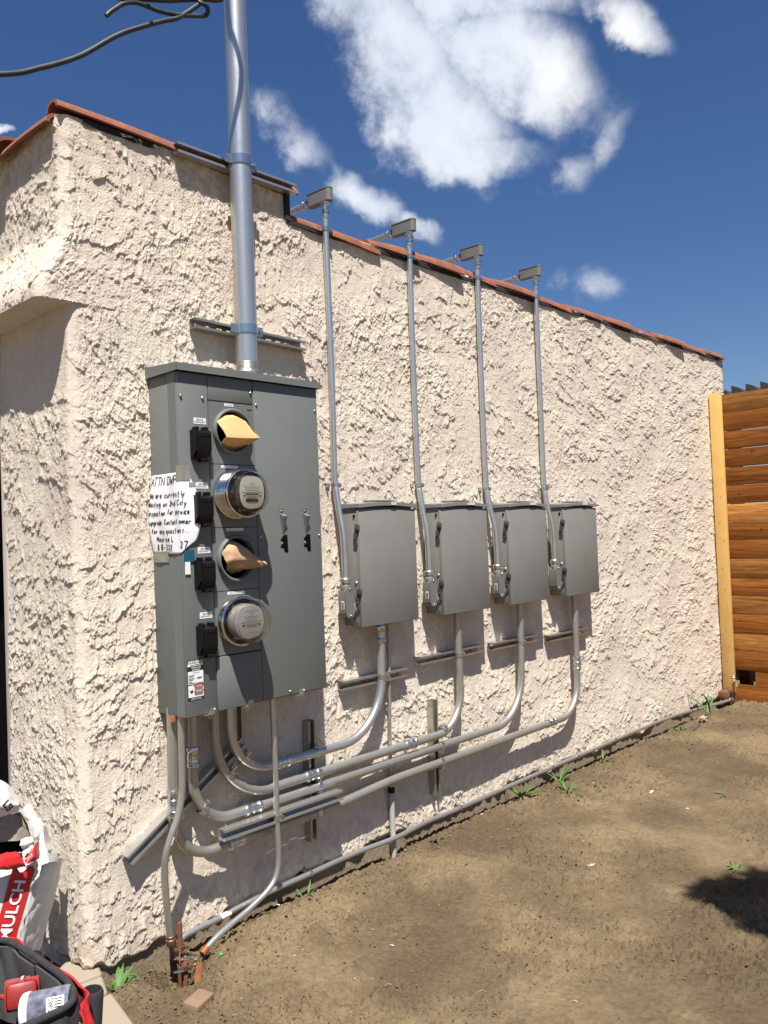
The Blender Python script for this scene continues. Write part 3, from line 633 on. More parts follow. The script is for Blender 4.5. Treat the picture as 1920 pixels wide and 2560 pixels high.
# maker's plate
def brand():
    x0, x1, z0, z1 = 1.6545, 1.7235, .9360, 1.0800; y = YF-.0008
    root = MB().box(x0, x1, y, YF-.0001, z0, z1).build('rating_label', 'labelblack', pan, 0)
    w = MB(); y2 = y-.0006
    for a, b_ in [(1.0568,1.0670), (.9935,1.0395), (.9475,.9895)]: w.box(x0+.0025, x1-.0025, y2, y2+.0003, a, b_)
    w.build('white_field', 'white', root, 0)
    rd = MB(); y3 = y2-.0005
    rd.box(x0+.026, x1-.0025, y3, y3+.0003, .9835, .9895); rd.box(x0+.026, x1-.0025, y3, y3+.0003, .9640, .9700); rd.build('danger_stripe', 'red', root, 0)
    t = MB(); fw = lambda a, b_: (a, y3-.0004, b_)
    addtext(t, 'SIEMENS', fw, x0+.003, x1-.003, 1.0690, .0082, .03)
    addtext(t, 'Metering', fw, x0+.018, x1-.012, 1.0498, .0050, .02); addtext(t, 'System', fw, x0+.020, x1-.016, 1.0425, .0050, .02)
    addtext(t, 'Manufactured in', fw, x0+.014, x1-.012, .9425, .0030); addtext(t, 'Made in U.S.A.', fw, x0+.012, x1-.010, .9382, .0030)
    addtext(t, 'DANGER', fw, x0+.036, x1-.010, .9850, .0034, .02); addtext(t, 'PELIGRO', fw, x0+.036, x1-.010, .9655, .0034, .02)
    t.build('lettering', 'white', root, 0)
    k = MB(); addtext(k, 'Uni-PAK', fw, x0+.012, x1-.016, 1.0592, .0058, .02); addtext(k, 'WP Series', fw, x0+.022, x1-.018, 1.0325, .0036)
    k.build('small_print', 'ink', root, 0); k = MB()
    for i, (a, b_, q) in enumerate([(x0+.005, x0+.029, 1.0240), (x0+.005, x0+.024, 1.0190), (x0+.005, x0+.031, 1.0125), (x0+.005, x0+.024, 1.0078), (x0+.040, x0+.060, 1.0150), (x0+.040, x0+.060, 1.0110), (x0+.005, x0+.018, 1.0015), (x0+.005, x0+.031, .9968), (x0+.034, x0+.064, .9955)]):
        k.box(a, b_, y3, y3+.0003, q, q+.0021)
    for q in (.9805, .9778, .9750, .9722, .9612, .9585, .9558, .9530): k.box(x0+.028, x1-.006, y3, y3+.0003, q, q+.0011)
    k.build('fine_print', 'ink', root, 0); k = MB()
    k.prism([(0,0),(.004,.001),(.006,.005),(.009,.008),(.006,.012),(.003,.014),(.0,.010),(-.003,.009),(-.004,.012),(-.007,.011),(-.004,.007),(-.002,.004)], .0003, lambda a, b_, h: (x0+.014+a, y3-h, .961+b_))
    k.build('warning_symbol', 'ink', root, 0)
brand()
for hx in (2.100, 2.2205):
    z = 1.603; w = .020; b = MB(); yb = YF-.0015
    # a folded handle bracket above a stamped opening
    b.add([(hx,yb,z),(hx+w,yb,z),(hx+w+.004,yb-.020,z-.012),(hx+.004,yb-.020,z-.012),(hx+.013,yb-.0005,z-.082),(hx+w,yb-.0005,z-.082)], [(0,1,2,3),(3,2,5,4),(0,3,4),(1,2,5)])
    b.box(hx-.001, hx+w+.001, yb-.0012, yb, z+.0155, z+.0168)
    b.build('pull_handle', 'panel', pan, 10); screw(hx+.010, yb, z+.008, .0065).build('screw', 'bronze', pan)
    s = MB(); s.prism([(.018,0),(.036,0),(.038,-.070),(.022,-.070),(.014,-.052),(.000,-.050),(.000,-.044),(.013,-.040),(.013,-.028),(.000,-.020)], .0008, lambda a, b_, h, hx=hx: (hx+a, yb-.0002-h, z-.086+b_)); s.build('slot_opening', 'dark', pan, 0)
    screw(hx+.008, yb, z-.121, .0060).build('screw', 'bronze', pan)
for lx in (1.735, 1.905, 2.165):
    b = MB(); b.prism([(0,0),(.008,.013),(.012,.021),(.032,.021),(.034,.017),(.034,0)], .003, lambda a, c, h, lx=lx: (lx+a, YF-.0022-h, PZ0+c-.001)); b.box(lx-.016, lx+.02, YF-.008, YF+.006, PZ0-.004, PZ0-.0015)
    r = b.build('latch', 'strut', pan, 20); 
    c = MB(); c.tube([(lx+.006+.007*math.cos(a), YF-.004, PZ0-.009+.007*math.sin(a)) for a in np.linspace(0, 6.28, 13)], .0014, 6); c.build('sealing_ring', 'zinc', r); screw(lx+.027, YF-.005, PZ0+.013, .004).build('screw', 'zinc', r)

# ------------------------------------------------------------------ meters
def meter(i, ext, label, grey):
    cx, cz = RC[i]; t = thing('electric_meter', (cx, YF, cz), label, 'meter', 'glass electric meters plugged into the panel')
    o = (cx, YF, cz); e = .078 if ext else .030
    if ext:
        pr = [(.086,-.001),(.093,.002),(.094,.012),(.088,.015)]
        for k in range(4): q = .017+k*.0120; pr += [(.0865,q),(.0905,q+.003),(.0905,q+.007),(.0865,q+.011)]
        pr += [(.088,.068),(.092,.071),(.0925,.080),(.087,.084),(.0835,.082)]
        MB().lathe(pr, o, OUTY, 64).build('metal_ring', 'steel', t)
        MB().lathe([(.082,.050),(.083,.080),(.079,.084)], o, OUTY, 64, True).build('base', 'black', t)
    else:
        MB().lathe([(.086,-.001),(.0925,.002),(.0925,.012),(.089,.017),(.0935,.021),(.0935,.028),(.088,.032),(.083,.032)], o, OUTY, 64).build('metal_ring', 'steel', t)
        MB().lathe([(.080,.010),(.081,.030),(.078,.034)], o, OUTY, 64, True).build('base', 'black', t)
    g0 = e+.004; D = .052 if ext else .088; rg = .0815
    pr = [(rg+.004, g0-.004),(rg+.004,g0),(rg,g0+.003),(rg-.001,g0+D*.45),(rg-.004,g0+D*.72),(rg-.012,g0+D*.90),(rg-.028,g0+D*.98),(rg-.050,g0+D),(.0001,g0+D)]
    inn = [(max(r-.002,.0001), h-.002) for r, h in pr[1:]][::-1]
    MB().lathe(pr+inn, o, OUTY, 64).build('glass_cover', 'glass', t, 60)
    MB().lathe([(.066,e-.01),(.066,g0+D*.45),(.058,g0+D*.5)], (cx, YF, cz), OUTY, 40, True, True).build('movement', 'dial2' if grey else 'movement', t)
    yp = YF-(g0+D*.5)-.004; face = []
    for k in range(33):
        a = math.pi*2*k/33; ca, sa = math.cos(a), math.sin(a); face.append((.055*abs(ca)**.6*(1 if ca > 0 else -1), .060*abs(sa)**.8*(1 if sa > 0 else -1)))
    r = MB().prism(face, .002, lambda a, b_, h: (cx+a, yp-h, cz+b_)).build('dial_plate', 'dial2' if grey else 'dial', t, 30)
    yk = yp-.0024; k = MB(); fn = lambda a, b_: (cx+a, yk-.0003, cz+b_)
    for q in range(5):
        x = -.026+q*.013; zc = .016; k.add(*ringface(cx+x, yk, cz+zc, .0056, .0047)); k.box(cx+x-.0007, cx+x+.0007, yk-.0004, yk, cz+zc, cz+zc+.004)
    k.box(cx-.047, cx+.047, yk-.0004, yk, cz-.0022, cz-.0004); k.box(cx-.030, cx+.030, yk-.0004, yk, cz-.010, cz-.0045) if not grey else k.box(cx-.042, cx+.042, yk-.0004, yk, cz-.010, cz-.0085)
    k.box(cx-.030, cx+.026, yk-.0004, yk, cz-.037, cz-.0225) if not grey else k.box(cx-.030, cx+.030, yk-.0004, yk, cz-.0212, cz-.0205)
    for zz, a, b_ in [(.0335,-.012,.012),(.026,-.008,.008),(.0055,-.026,.026),(-.0148,-.028,.028),(-.0185,-.020,.020),(-.041,-.022,.022)]: k.box(cx+a, cx+b_, yk-.0004, yk, cz+zz, cz+zz+.0013)
    for x in (-.037, .037): k.add(*discf(cx+x, yk-.0003, cz-.0135, .0042))
    if grey: addtext(k, 'GENERAL ELECTRIC', fn, -.034, .034, .038, .0045)
    else: addtext(k, 'CL200', fn, -.045, -.030, .022, .003); addtext(k, 'watthour meter', fn, -.020, .020, -.0205, .004)
    k.build('printing', 'ink', r, 0)
def ringface(x, y, z, r1, r0, n=14):
    vs = [(x+r*math.cos(2*math.pi*k/n), y, z+r*math.sin(2*math.pi*k/n)) for r in (r1, r0) for k in range(n)]; return vs, [(k, (k+1)%n, n+(k+1)%n, n+k) for k in range(n)]
def discf(x, y, z, r, n=14):
    return [(x+r*math.cos(2*math.pi*k/n), y, z+r*math.sin(2*math.pi*k/n)) for k in range(n)], [tuple(range(n))]
meter(1, True, 'round glass meter on a deep shiny ribbed metal ring, upper of the two', False)
meter(3, False, 'round dusty glass meter with gray dial face, lower of the two', True)

# ------------------------------------------------------------------ cardboard in the open sockets
def sheet(rows, n=10, th=.003, jit=0.0):
    P = []; rows = [[Vector(p) for p in r] for r in rows]; m = 5
    rs = []
    for i in range(len(rows)-1):
        for k in range(m): t = k/m; rs.append([a.lerp(b_, t) for a, b_ in zip(rows[i], rows[i+1])])
    rs.append(rows[-1])
    for r in rs:
        o = []
        for j in range(n+1):
            t = j/n*(len(r)-1); i = min(int(t), len(r)-2); p = r[i].lerp(r[i+1], t-i)
            if jit: p = p+Vector((random.uniform(-jit,jit), random.uniform(-jit,jit), random.uniform(-jit,jit)))
            o.append(p)
        P.append(o)
    return MB().grid(P, th)
o = sheet([[(1.822,-.190,1.955),(1.85,-.200,1.974),(1.885,-.200,1.978),(1.915,-.190,1.968)], [(1.797,-.232,1.938),(1.84,-.238,1.958),(1.885,-.240,1.962),(1.925,-.232,1.950)], [(1.806,-.252,1.908),(1.85,-.256,1.915),(1.90,-.256,1.916),(1.942,-.252,1.910)], [(1.813,-.262,1.884),(1.86,-.266,1.884),(1.915,-.266,1.886),(1.966,-.262,1.890)],
           [(1.818,-.226,1.872),(1.86,-.222,1.866),(1.91,-.222,1.868),(1.952,-.224,1.874)], [(1.835,-.180,1.856),(1.86,-.176,1.846),(1.905,-.176,1.846),(1.935,-.180,1.856)]], 14, .003).build('cardboard', 'cardboard', None, 40)
tag(o, 'tan cardboard flap folded out of the top empty meter socket', 'cardboard')
o = sheet([[(1.815,-.190,1.470),(1.845,-.200,1.502),(1.89,-.196,1.496),(1.94,-.19,1.47)], [(1.808,-.215,1.458),(1.85,-.236,1.480),(1.90,-.238,1.468),(1.955,-.225,1.440)], [(1.822,-.225,1.420),(1.86,-.248,1.432),(1.92,-.252,1.430),(1.985,-.262,1.408)],
           [(1.838,-.205,1.405),(1.87,-.222,1.402),(1.915,-.235,1.402),(1.968,-.252,1.400)], [(1.85,-.178,1.392),(1.88,-.178,1.380),(1.915,-.18,1.385),(1.94,-.19,1.392)]], 14, .002, .0022).build('crumpled_kraft_paper', 'kraft', None, 60)
tag(o, 'torn crumpled brown paper stuffed into the lower empty meter socket', 'packing paper')

# ------------------------------------------------------------------ handwritten note
GL = {'A':[[(0,0),(.5,1),(1,0)],[(.2,.4),(.85,.4)]],'T':[[(0,1),(1,1)],[(.5,1),(.5,0)]],'N':[[(0,0),(0,1),(1,0),(1,1)]],'D':[[(0,0),(0,1),(.7,.9),(1,.5),(.7,.1),(0,0)]],
'W':[[(0,1),(.25,0),(.5,.7),(.75,0),(1,1)]],'P':[[(0,0),(0,1),(.8,.95),(.9,.6),(.1,.45)]],'C':[[(1,.85),(.5,1),(0,.5),(.4,0),(1,.15)]],'M':[[(0,0),(.1,1),(.5,.4),(.9,1),(1,0)]],'L':[[(0,1),(0,0),(.9,.05)]],
'a':[[(.9,.5),(.4,.55),(.05,.25),(.4,0),(.85,.2),(.9,.5),(.9,0)]],'c':[[(.9,.5),(.4,.6),(.1,.3),(.4,0),(.9,.1)]],'d':[[(.9,.5),(.3,.55),(.1,.2),(.5,0),(.9,.2)],[(.95,1),(.9,0)]],
'e':[[(.1,.3),(.8,.35),(.6,.6),(.2,.5),(.1,.2),(.4,0),(.9,.1)]],'f':[[(.9,.95),(.5,.9),(.4,0)],[(.1,.5),(.8,.5)]],'g':[[(.9,.5),(.3,.55),(.1,.2),(.5,.05),(.9,.4),(.85,-.3),(.2,-.35)]],
'i':[[(.5,.55),(.5,0)],[(.5,.8),(.55,.82)]],'l':[[(.5,1),(.5,0)]],'m':[[(0,0),(0,.55),(.25,.55),(.45,.1),(.5,.5),(.8,.55),(.95,0)]],'n':[[(.1,0),(.1,.55),(.6,.55),(.9,0)]],'o':[[(.5,.55),(.1,.3),(.4,0),(.9,.25),(.5,.55)]],
'p':[[(.1,-.4),(.15,.55),(.8,.5),(.8,.1),(.15,.1)]],'q':[[(.9,.5),(.3,.55),(.1,.2),(.6,.05),(.9,.5),(.85,-.4)]],'r':[[(.15,0),(.15,.5),(.5,.55),(.85,.45)]],'s':[[(.85,.55),(.3,.5),(.75,.2),(.5,0),(.1,.05)]],
't':[[(.5,.95),(.5,0),(.8,.05)],[(.15,.6),(.85,.6)]],'u':[[(.1,.55),(.2,.05),(.7,.05),(.85,.55),(.9,0)]],'v':[[(.1,.55),(.45,0),(.9,.55)]],'w':[[(0,.55),(.25,0),(.5,.4),(.75,0),(1,.55)]],'y':[[(.1,.55),(.5,.1)],[(.95,.55),(.3,-.4)]],
'1':[[(.5,1),(.5,0)]],'2':[[(.1,.8),(.5,1),(.85,.7),(.1,.05),(.95,.05)]],'7':[[(.05,.95),(.95,.95),(.4,0)]],'8':[[(.8,.9),(.3,1),(.2,.7),(.8,.3),(.5,0),(.1,.25),(.85,.8)]],'.':[[(.4,.02),(.5,.04)]],'-':[[(.2,.45),(.8,.45)]]}
note = thing('paper_note', (1.65,-.1,1.45), 'white handwritten paper note taped around the panel corner', 'paper note')
NH, NW = .292, .262
def notept(a, b_, off=0.0):
    """a across the sheet from its left edge, b_ up from its foot; wraps the panel's front left corner"""
    t = a; bow = .012*math.sin(math.pi*min(max(b_/NH, 0), 1))
    side = .188
    if t < side:
        y = -.014-t; x = PX0-.0028-off-bow*(1-t/side)**1.2-.0015*math.sin(t*60+b_*20)
        y -= -.010*math.sin(math.pi*b_/NH)*(1-t/side)
    else:
        q = t-side; k = min(q/.010, 1); x = PX0-.003+q-.003*k; y = YF-.0032-off-.022*(q/.074)**2*math.sin(math.pi*min(max(b_/NH,0),1))
    return (x, y, 1.462+b_-.10*0)
P = []
for i in range(41):
    b_ = NH*i/40; wr = NW*(.86+.14*math.sin(math.pi*min(b_/NH*1.05, 1))**.6); wr *= (1-.22*max(0, .16-b_/NH)/.16)
    P.append([notept(wr*j/40, b_) for j in range(41)])
pg = MB().grid(P, 0).build('paper_sheet', 'paper', note, 80)
sol = pg.modifiers.new('thickness', 'SOLIDIFY'); sol.thickness = .0006
def hand(lines):
    mb = MB(); rnd = random.Random(5)
    for txt, x, yb, h, w in lines:
        for ch in txt:
            if ch == ' ': x += w*.75; continue
            for st in GL.get(ch, GL.get(ch.lower(), [])):
                pts = []
                for i in range(len(st)-1):
                    for k in range(4):
                        t = k/4; pts.append((st[i][0]+(st[i+1][0]-st[i][0])*t, st[i][1]+(st[i+1][1]-st[i][1])*t))
                pts.append(st[-1]); jx, jy = rnd.uniform(-.06,.06), rnd.uniform(-.07,.07)
                V = []; n = len(pts); wd = .0017
                for i, (px_, py_) in enumerate(pts):
                    q = pts[min(i+1, n-1)]; p0 = pts[max(i-1, 0)]; dx, dy = (q[0]-p0[0])*w*.8, (q[1]-p0[1])*h; L = math.hypot(dx, dy)+1e-9
                    nx, ny = -dy/L*wd, dx/L*wd; cx_ = x+(px_+jx)*w*.8+(py_)*h*.12; cy_ = yb+(py_+jy)*h
                    V += [notept(min(max(cx_+nx, .001), NW-.004), cy_+ny, .0012), notept(min(max(cx_-nx, .001), NW-.004), cy_-ny, .0012)]
                mb.add(V, [(2*i, 2*i+1, 2*i+3, 2*i+2) for i in range(n-1)])
            x += w*(.55 if ch in 'il1.' else 1)
    return mb
for ln in [('ATTN DWP', .006, .252, .030, .0215), ('We are currently', .004, .206, .020, .0135), ('Waiting on 2nd City', .000, .174, .020, .0127), ('inspection for service', .000, .142, .019, .0112),
      ('upgrade. Contact owner', .004, .108, .018, .0107), ('for any questions...', .012, .076, .018, .0118), ('Maurice L', .036, .046, .018, .0128), ('818-222', .034, .014, .021, .0150), ('27', .176, .020, .024, .020)]: hand([ln]).build('handwriting', 'ink', note, 0)
def patch(a0, a1, b0, b1, off=.0016, n=8):
    return MB().grid([[notept(a0+(a1-a0)*j/n, b0+(b1-b0)*i/n, off) for j in range(n+1)] for i in range(n+1)])
patch(.165, .232, .262, .318).build('tape', 'tape', note, 80); patch(.225, .252, .240, .256).build('tape', 'tape', note, 80); patch(.196, .240, -.030, .012).build('tape', 'blue', note, 80); patch(.200, .222, -.075, -.028).build('tape', 'white', note, 80)
patch(.0, .10, -.030, .010).build('tape', 'tape', note, 80)

# ------------------------------------------------------------------ service riser
ris = thing('service_riser', (2.05,-.09,2.15), 'thick galvanised riser pipe rising from the meter panel past the roof', 'riser pipe')
MB().tube([(2.050,-.090,2.20),(2.050,-.090,5.2)], .0445, 40).build('pipe', 'galv', ris)
b = MB(); pr = []
for k in range(7): pr += [(.0455,.035+k*.005),(.0440,.0375+k*.005)]
MB().lathe([(.050,0),(.050,.026),(.047,.030)]+pr+[(.044,.075)], (2.05,-.09,2.150), (0,0,1), 40).build('threaded_hub', 'strut', ris)
b = MB(); b.box(2.041, 2.059, -.146, -.139, 2.152, 2.176, .002); b.tube([(2.05,-.150,2.165),(2.05,-.138,2.165)], .005, 8); b.build('bonding_screw', 'zinc', ris)
MB().box(1.99, 2.115, -.155, -.02, 2.148, 2.1535, .001).build('hub_plate', 'panel', ris)
for z in (3.037, 2.350):
    b = MB(); b.lathe([(.0450,-.018),(.0485,-.018),(.0485,.018),(.0450,.018)], (2.05,-.09,z), (0,0,1), 40); b.box(2.096, 2.128, -.100, -.096, z-.018, z+.018); b.box(2.096, 2.128, -.084, -.080, z-.018, z+.018)
    b.tube([(2.114,-.112,z),(2.114,-.068,z)], .005, 8); b.tube([(2.114,-.110,z),(2.114,-.102,z)], .010, 6); b.box(1.975, 2.006, -.094, -.089, z-.018, z+.018); b.build('pipe_clamp', 'zinc', ris)
MB().lathe([(.046,0),(.06,.01),(.065,.06),(.055,.11),(.03,.15),(.001,.16)], (2.05,-.09,5.2), (0,0,1), 24).build('weatherhead', 'body', ris)

# ------------------------------------------------------------------ overhead cables
def cable(pts, r, label):
    o = MB().tube(spline(pts, 10), r, 10).build('overhead_cable', 'wire', None, 60); return tag(o, label, 'cable')
cable([(-3,.9,2.9),(.2,.6,3.10),(.9,.52,3.22),(1.339,.5,3.375),(1.50,.5,3.463),(1.675,.5,3.583),(1.866,.5,3.757),(2.071,.5,3.900),(2.16,.5,3.955),(2.24,.5,4.03),(2.30,.5,4.10),(2.33,.5,4.20),(2.3,.4,4.6),(2.1,.0,5.25)], .0115, 'long black twisted cable sagging in from the left edge of the sky')
cable([(1.803,.5,3.812),(1.820,.5,3.835),(1.85,.5,3.867),(1.89,.5,3.905),(1.95,.5,3.936),(2.01,.5,3.944),(2.072,.5,3.950),(2.179,.5,3.978),(2.28,.5,4.018),(2.325,.5,4.040),(2.332,.49,4.062),(2.312,.48,4.075),(2.285,.49,4.082),(2.30,.51,4.12)], .0105, 'short black cable end with a cut tip below the cable knot')
cable([(1.5,.5,3.85),(1.70,.5,3.88),(1.871,.5,3.922),(1.99,.5,3.970),(2.116,.5,4.020),(2.249,.5,4.085),(2.34,.5,4.125),(2.412,.5,4.156),(2.536,.5,4.253)], .0115, 'black cable bundle crossing the top edge of the photo left of the riser')
cable([(1.95,.45,4.2),(1.85,.1,4.0),(1.745,-.25,3.83),(1.752,-.36,3.85),(1.774,-.39,3.90),(1.798,-.40,3.96),(1.818,-.40,4.02),(1.825,-.40,4.09),(1.809,-.40,4.18),(1.792,-.40,4.25),(1.78,-.39,4.32),(1.80,-.36,4.5),(1.92,-.25,5.0),(2.02,-.12,5.22)], .0095, 'black drip loop cable hanging from the riser above the photo')

# ------------------------------------------------------------------ disconnect boxes
def capsule(w, l, n=8):
    p = []; r = w/2
    for k in range(n+1): a = math.pi*k/n; p.append((r*math.cos(a), l/2-r+r*math.sin(a)))
    for k in range(n+1): a = math.pi+math.pi*k/n; p.append((r*math.cos(a), -l/2+r+r*math.sin(a)))
    return p
def make_box():
    t = thing('electrical_box', (2.622,0,1.09), '', 'electrical box'); x0, x1, z0, z1 = 2.622, 2.996, 1.093, 1.640
    MB().box(x0, x1, -.104, -.006, z0+.004, z1-.008, .0015).build('enclosure', 'box', t)
    MB().box(x0-.003, x1+.004, -.1225, -.105, z0, z1-.018, .0015).build('door', 'box', t)
    b = MB(); n = 20; P0 = []; 
    for i in range(n+1):
        u = i/n; x = x0-.006+(x1-x0+.014)*u; P0.append((x, z1+.004+.010*math.sin(math.pi*u)))
    A = [[(x, -.130, z-.016) for x, z in P0], [(x, -.130, z) for x, z in P0], [(x, -.002, z+.006) for x, z in P0]]
    b.grid(A, .0018); b.box(x0-.008, x0-.0058, -.129, -.004, z1-.010, z1+.006); b.box(x1+.0082, x1+.0104, -.129, -.004, z1-.010, z1+.006)
    b.build('hood', 'box', t)
    b = MB(); b.prism([(a, c) for a, c in [(x*1, y*1) for x, y in capsule(.07, .19)]], .005, lambda a, c, h: (x0+.19+c, -.066+a, z1+.020+h)); b.build('hub_plate', 'box', t)
    for zc in (1.535, 1.246):
        b = MB(); b.box(x0-.007, x0-.001, -.120, -.096, zc-.012, zc+.020, .001); b.box(x0-.014, x0-.002, -.126, -.106, zc-.008, zc+.016, .002)
        b.prism([(-.104,-.012),(-.090,-.020),(-.088,-.048),(-.094,-.072),(-.102,-.080),(-.110,-.074),(-.108,-.050),(-.112,-.020)], .007, lambda a, c, h, zc=zc: (x0-.009+h, a, zc+c)); b.tube([(x0-.016,-.100,zc-.045),(x0-.006,-.100,zc-.045)], .005, 8)
        b.build('latch', 'latch', t, 25)
    screw(x0-.0005, -.090, 1.592, .007, (-1,0,0)).build('screw', 'dark', t); screw(x0-.0005, -.090, 1.290, .008, (-1,0,0)).build('screw', 'zinc', t)
    MB().lathe([(.030,0),(.030,.004),(.026,.007),(.018,.008)], (x0+.0002, -.070, 1.170), (-1,0,0), 24).build('knockout_ring', 'box', t)
    MB().box(x0-.0012, x0+.0005, -.092, -.082, z0+.012, z0+.016).build('drain_slot', 'dark', t, 0)
    MB().tube([(x1-.010+.006*math.cos(a), -.114, z0-.007+.006*math.sin(a)) for a in np.linspace(0, 6.28, 13)], .0016, 6).build('padlock_eye', 'strut', t)
    return t
labs = ['nearest gray electrical box, beside the meter panel, label strip reading HOUSE', 'gray electrical box second from the left along the wall', 'gray electrical box third from the left along the wall', 'farthest and smallest looking gray electrical box before the bare wall']
BX = [2.622, 3.198, 3.774, 4.353]; proto = make_box(); boxes = []
for i in range(4):
    t = proto if i == 0 else copy_tree(proto)
    t.location = (BX[i], 0, 1.09); t['label'] = labs[i]; t['group'] = 'gray electrical boxes in a row'; boxes.append(t)
rb = random.Random(21)
for t in boxes:
    x = t.location.x
    for q in range(4):
        a, c, L, an = x+rb.uniform(.04,.34), rb.uniform(1.12,1.58), rb.uniform(.008,.03), rb.uniform(-.7,.7)
        MB().add([(a,-.12275,c),(a+L*math.cos(an),-.12275,c+L*math.sin(an)),(a+L*math.cos(an),-.12275,c+L*math.sin(an)+.0011),(a,-.12275,c+.0007)], [(0,1,2,3)]).build('scratch', 'inkgrey' if q == 0 else 'trim', t, 0)
for i, (txt, w) in enumerate([('HOUSE', .034), ('3294 W. 27TH PL', .062), ('3296 W. 27TH PL', .062), ('3298 W. 27TH PL', .052)]):
    t = boxes[i]; x = BX[i]+.205; zz = 1.640+.0015
    r = MB().box(x, x+w, -.1334, -.1325, zz-.0005, zz+.0095).build('name_label', 'white', t, 0); k = MB(); addtext(k, txt, lambda a, c: (a, -.1338, c), x+.004, x+w-.004, zz+.0025, .0045); k.build('lettering', 'inkgrey', r, 0)

# ------------------------------------------------------------------ conduits up to the roof
def lb_body(parent, c, axis, w=.042, L=.135, d=.050, coverdir=(0,-1,0)):
    """rounded cast conduit body: capsule outline along `axis`, cover on coverdir"""
    c = Vector(c); ax = Vector(axis).normalized(); cd = Vector(coverdir).normalized(); s = ax.cross(cd)
    fn = lambda a, b_, h: c+s*a+ax*b_+cd*(h-d/2)
    body = MB().prism(capsule(w, L, 8), d-.004, fn).build('conduit_body', 'body', parent, 40)
    MB().prism(capsule(w+.004, L+.002, 8), .0045, lambda a, b_, h: c+s*a+ax*b_+cd*(d/2-.003+h)).build('cover_plate', 'body', body, 40)
    for q in (-1, 1):
        p = c+ax*(q*(L/2-.010))+cd*(d/2+.0015); screw(p.x, p.y, p.z, .0042, tuple(cd)).build('screw', 'zinc', body)
    return body
GU = 'steel conduits running up the wall from the boxes'
UX = [(2.566, 1.28, 2.905), (3.140, 1.28, 2.905), (3.706, 1.28, 2.91), (4.288, 1.28, 2.91)]
UL = ['thin steel conduit rising from the nearest box over the roof edge', 'thin steel conduit rising from the second box from the left', 'thin steel conduit rising from the third box from the left', 'thin steel conduit rising from the farthest box']
for i, (ux, zb, zs) in enumerate(UX):
    t = thing('conduit', (ux, -.03, 1.2), UL[i], 'conduit', GU); r = .0148; yb = -.072; xb = BX[i]-.052
    ztop = 3.03
    sag = [(.004,0),(.0,.004),(-.003,0),(.004,.002)][i]
    pts = spline([(xb,yb,1.30),(xb,yb,1.42),(xb+(ux-xb)*.25,yb+.003,1.52),(xb+(ux-xb)*.75,yb+.022,1.62),(ux,-.036,1.72),(ux,-.030,1.78),(ux+sag[0],-.031+sag[1],2.3),(ux,-.031,zs-.02),(ux,-.034,2.96),(ux,-.036,ztop-.01)], 6)
    MB().tube(pts, r, 18).build('pipe', 'galv', t)
    lb_body(t, (ux, .0, 3.058+.004*(i == 3)), (0,1,.02), .040, .155, .058, (0,0,1))
    b = MB(); b.lathe([(.0205,0),(.0205,.012),(.018,.016),(.0175,.022),(.0215,.024),(.0215,.034),(.0175,.038),(.0165,.052)], (ux,-.036,ztop), (0,0,-1), 20); b.build('connector', 'zinc', t)
    b = MB(); b.lathe([(.0205,0),(.0205,.014),(.017,.018),(.0165,.03),(.0205,.032),(.0205,.042),(.0165,.046)], (ux,.074,3.055), (0,1,.02), 20); b.build('connector', 'zinc', t)
    MB().tube([(ux,.09,3.055),(ux-.01,2.6,3.06)], .0140, 16).build('pipe', 'galv', t)
    for z in (zs, 1.735+.01*(i % 2)):
        b = MB(); strap(b, (ux, -.031, z), (0,0,1), r, .020, (1,-.1,0)); b.box(ux-.034, ux-.012, -.008, -.002, z-.009, z+.009); b.box(ux-.034, ux-.030, -.022, -.004, z-.009, z+.009); b.build('strap', 'zinc', t)
    lb = lb_body(t, (xb, yb, 1.208), (0,0,1), .046, .138, .050, OUTY)
    MB().lathe([(.0225,0),(.0235,.004),(.0235,.020),(.021,.024)], (xb,yb,1.262), (0,0,1), 20).build('hub', 'body', t)
    MB().lathe([(.0205,0),(.0205,.007),(.0245,.008),(.0245,.026),(.0215,.030),(.016,.031)], (xb,yb,1.286), (0,0,1), 20).build('connector', 'strut', t)
    MB().lathe([(.0190,0),(.0210,.004),(.0210,.012),(.0245,.014),(.0245,.024)], (xb+.018,yb,1.170), (1,0,0), 20).build('connector', 'body', t)
    if i < 3:
        l = MB().box(xb-.0240, xb-.0233, yb-.012, yb+.006, 1.178, 1.214).build('sticker', 'white', lb, 0)
        k = MB(); [k.box(xb-.0246, xb-.0241, yb-.009, yb+.003, 1.181+q*.0042, 1.181+q*.0042+.0020) for q in range(7)]; k.build('barcode', 'ink', l, 0)

# ------------------------------------------------------------------ lower conduit runs
GLW = 'bent steel conduits linking the meter panel to the boxes'
YP = -.067
def run(path, radii, label, coups, straps, m='galv', r=.0195, stickers=()):
    t = thing('conduit', (path[0][0], YP, path[1][1]), label, 'conduit', GLW)
    pts = fillet([(a, YP, c) for a, c in path], radii, 14); MB().tube(pts, r, 22).build('pipe', m, t)
    for (x, z, dx, dz, L) in coups:
        b = MB(); coupling(b, (x, YP, z), (dx, 0, dz), r, L); b.build('coupling', 'zinc', t)
    for (x, z, dx, dz, ex, ez) in straps:
        b = MB(); strap(b, (x, YP, z), (dx, 0, dz), r, .024, (ex, -.15, ez)); b.build('strap', 'zinc', t)
    return t
run([(1.925,.9),(1.925,.585),(2.778,.583),(2.790,1.10)], [.195,.27], 'uppermost of the bent conduits, curving up to the nearest box',
    [(2.18,.5845,1,0,.07),(2.789,1.045,0,1,.08),(2.775,.0,1,0,0.0001)][:2], [(1.985,.640,.75,-.66,.66,.75),(2.365,.584,1,0,0,1),(2.786,.845,0,1,1,0)])
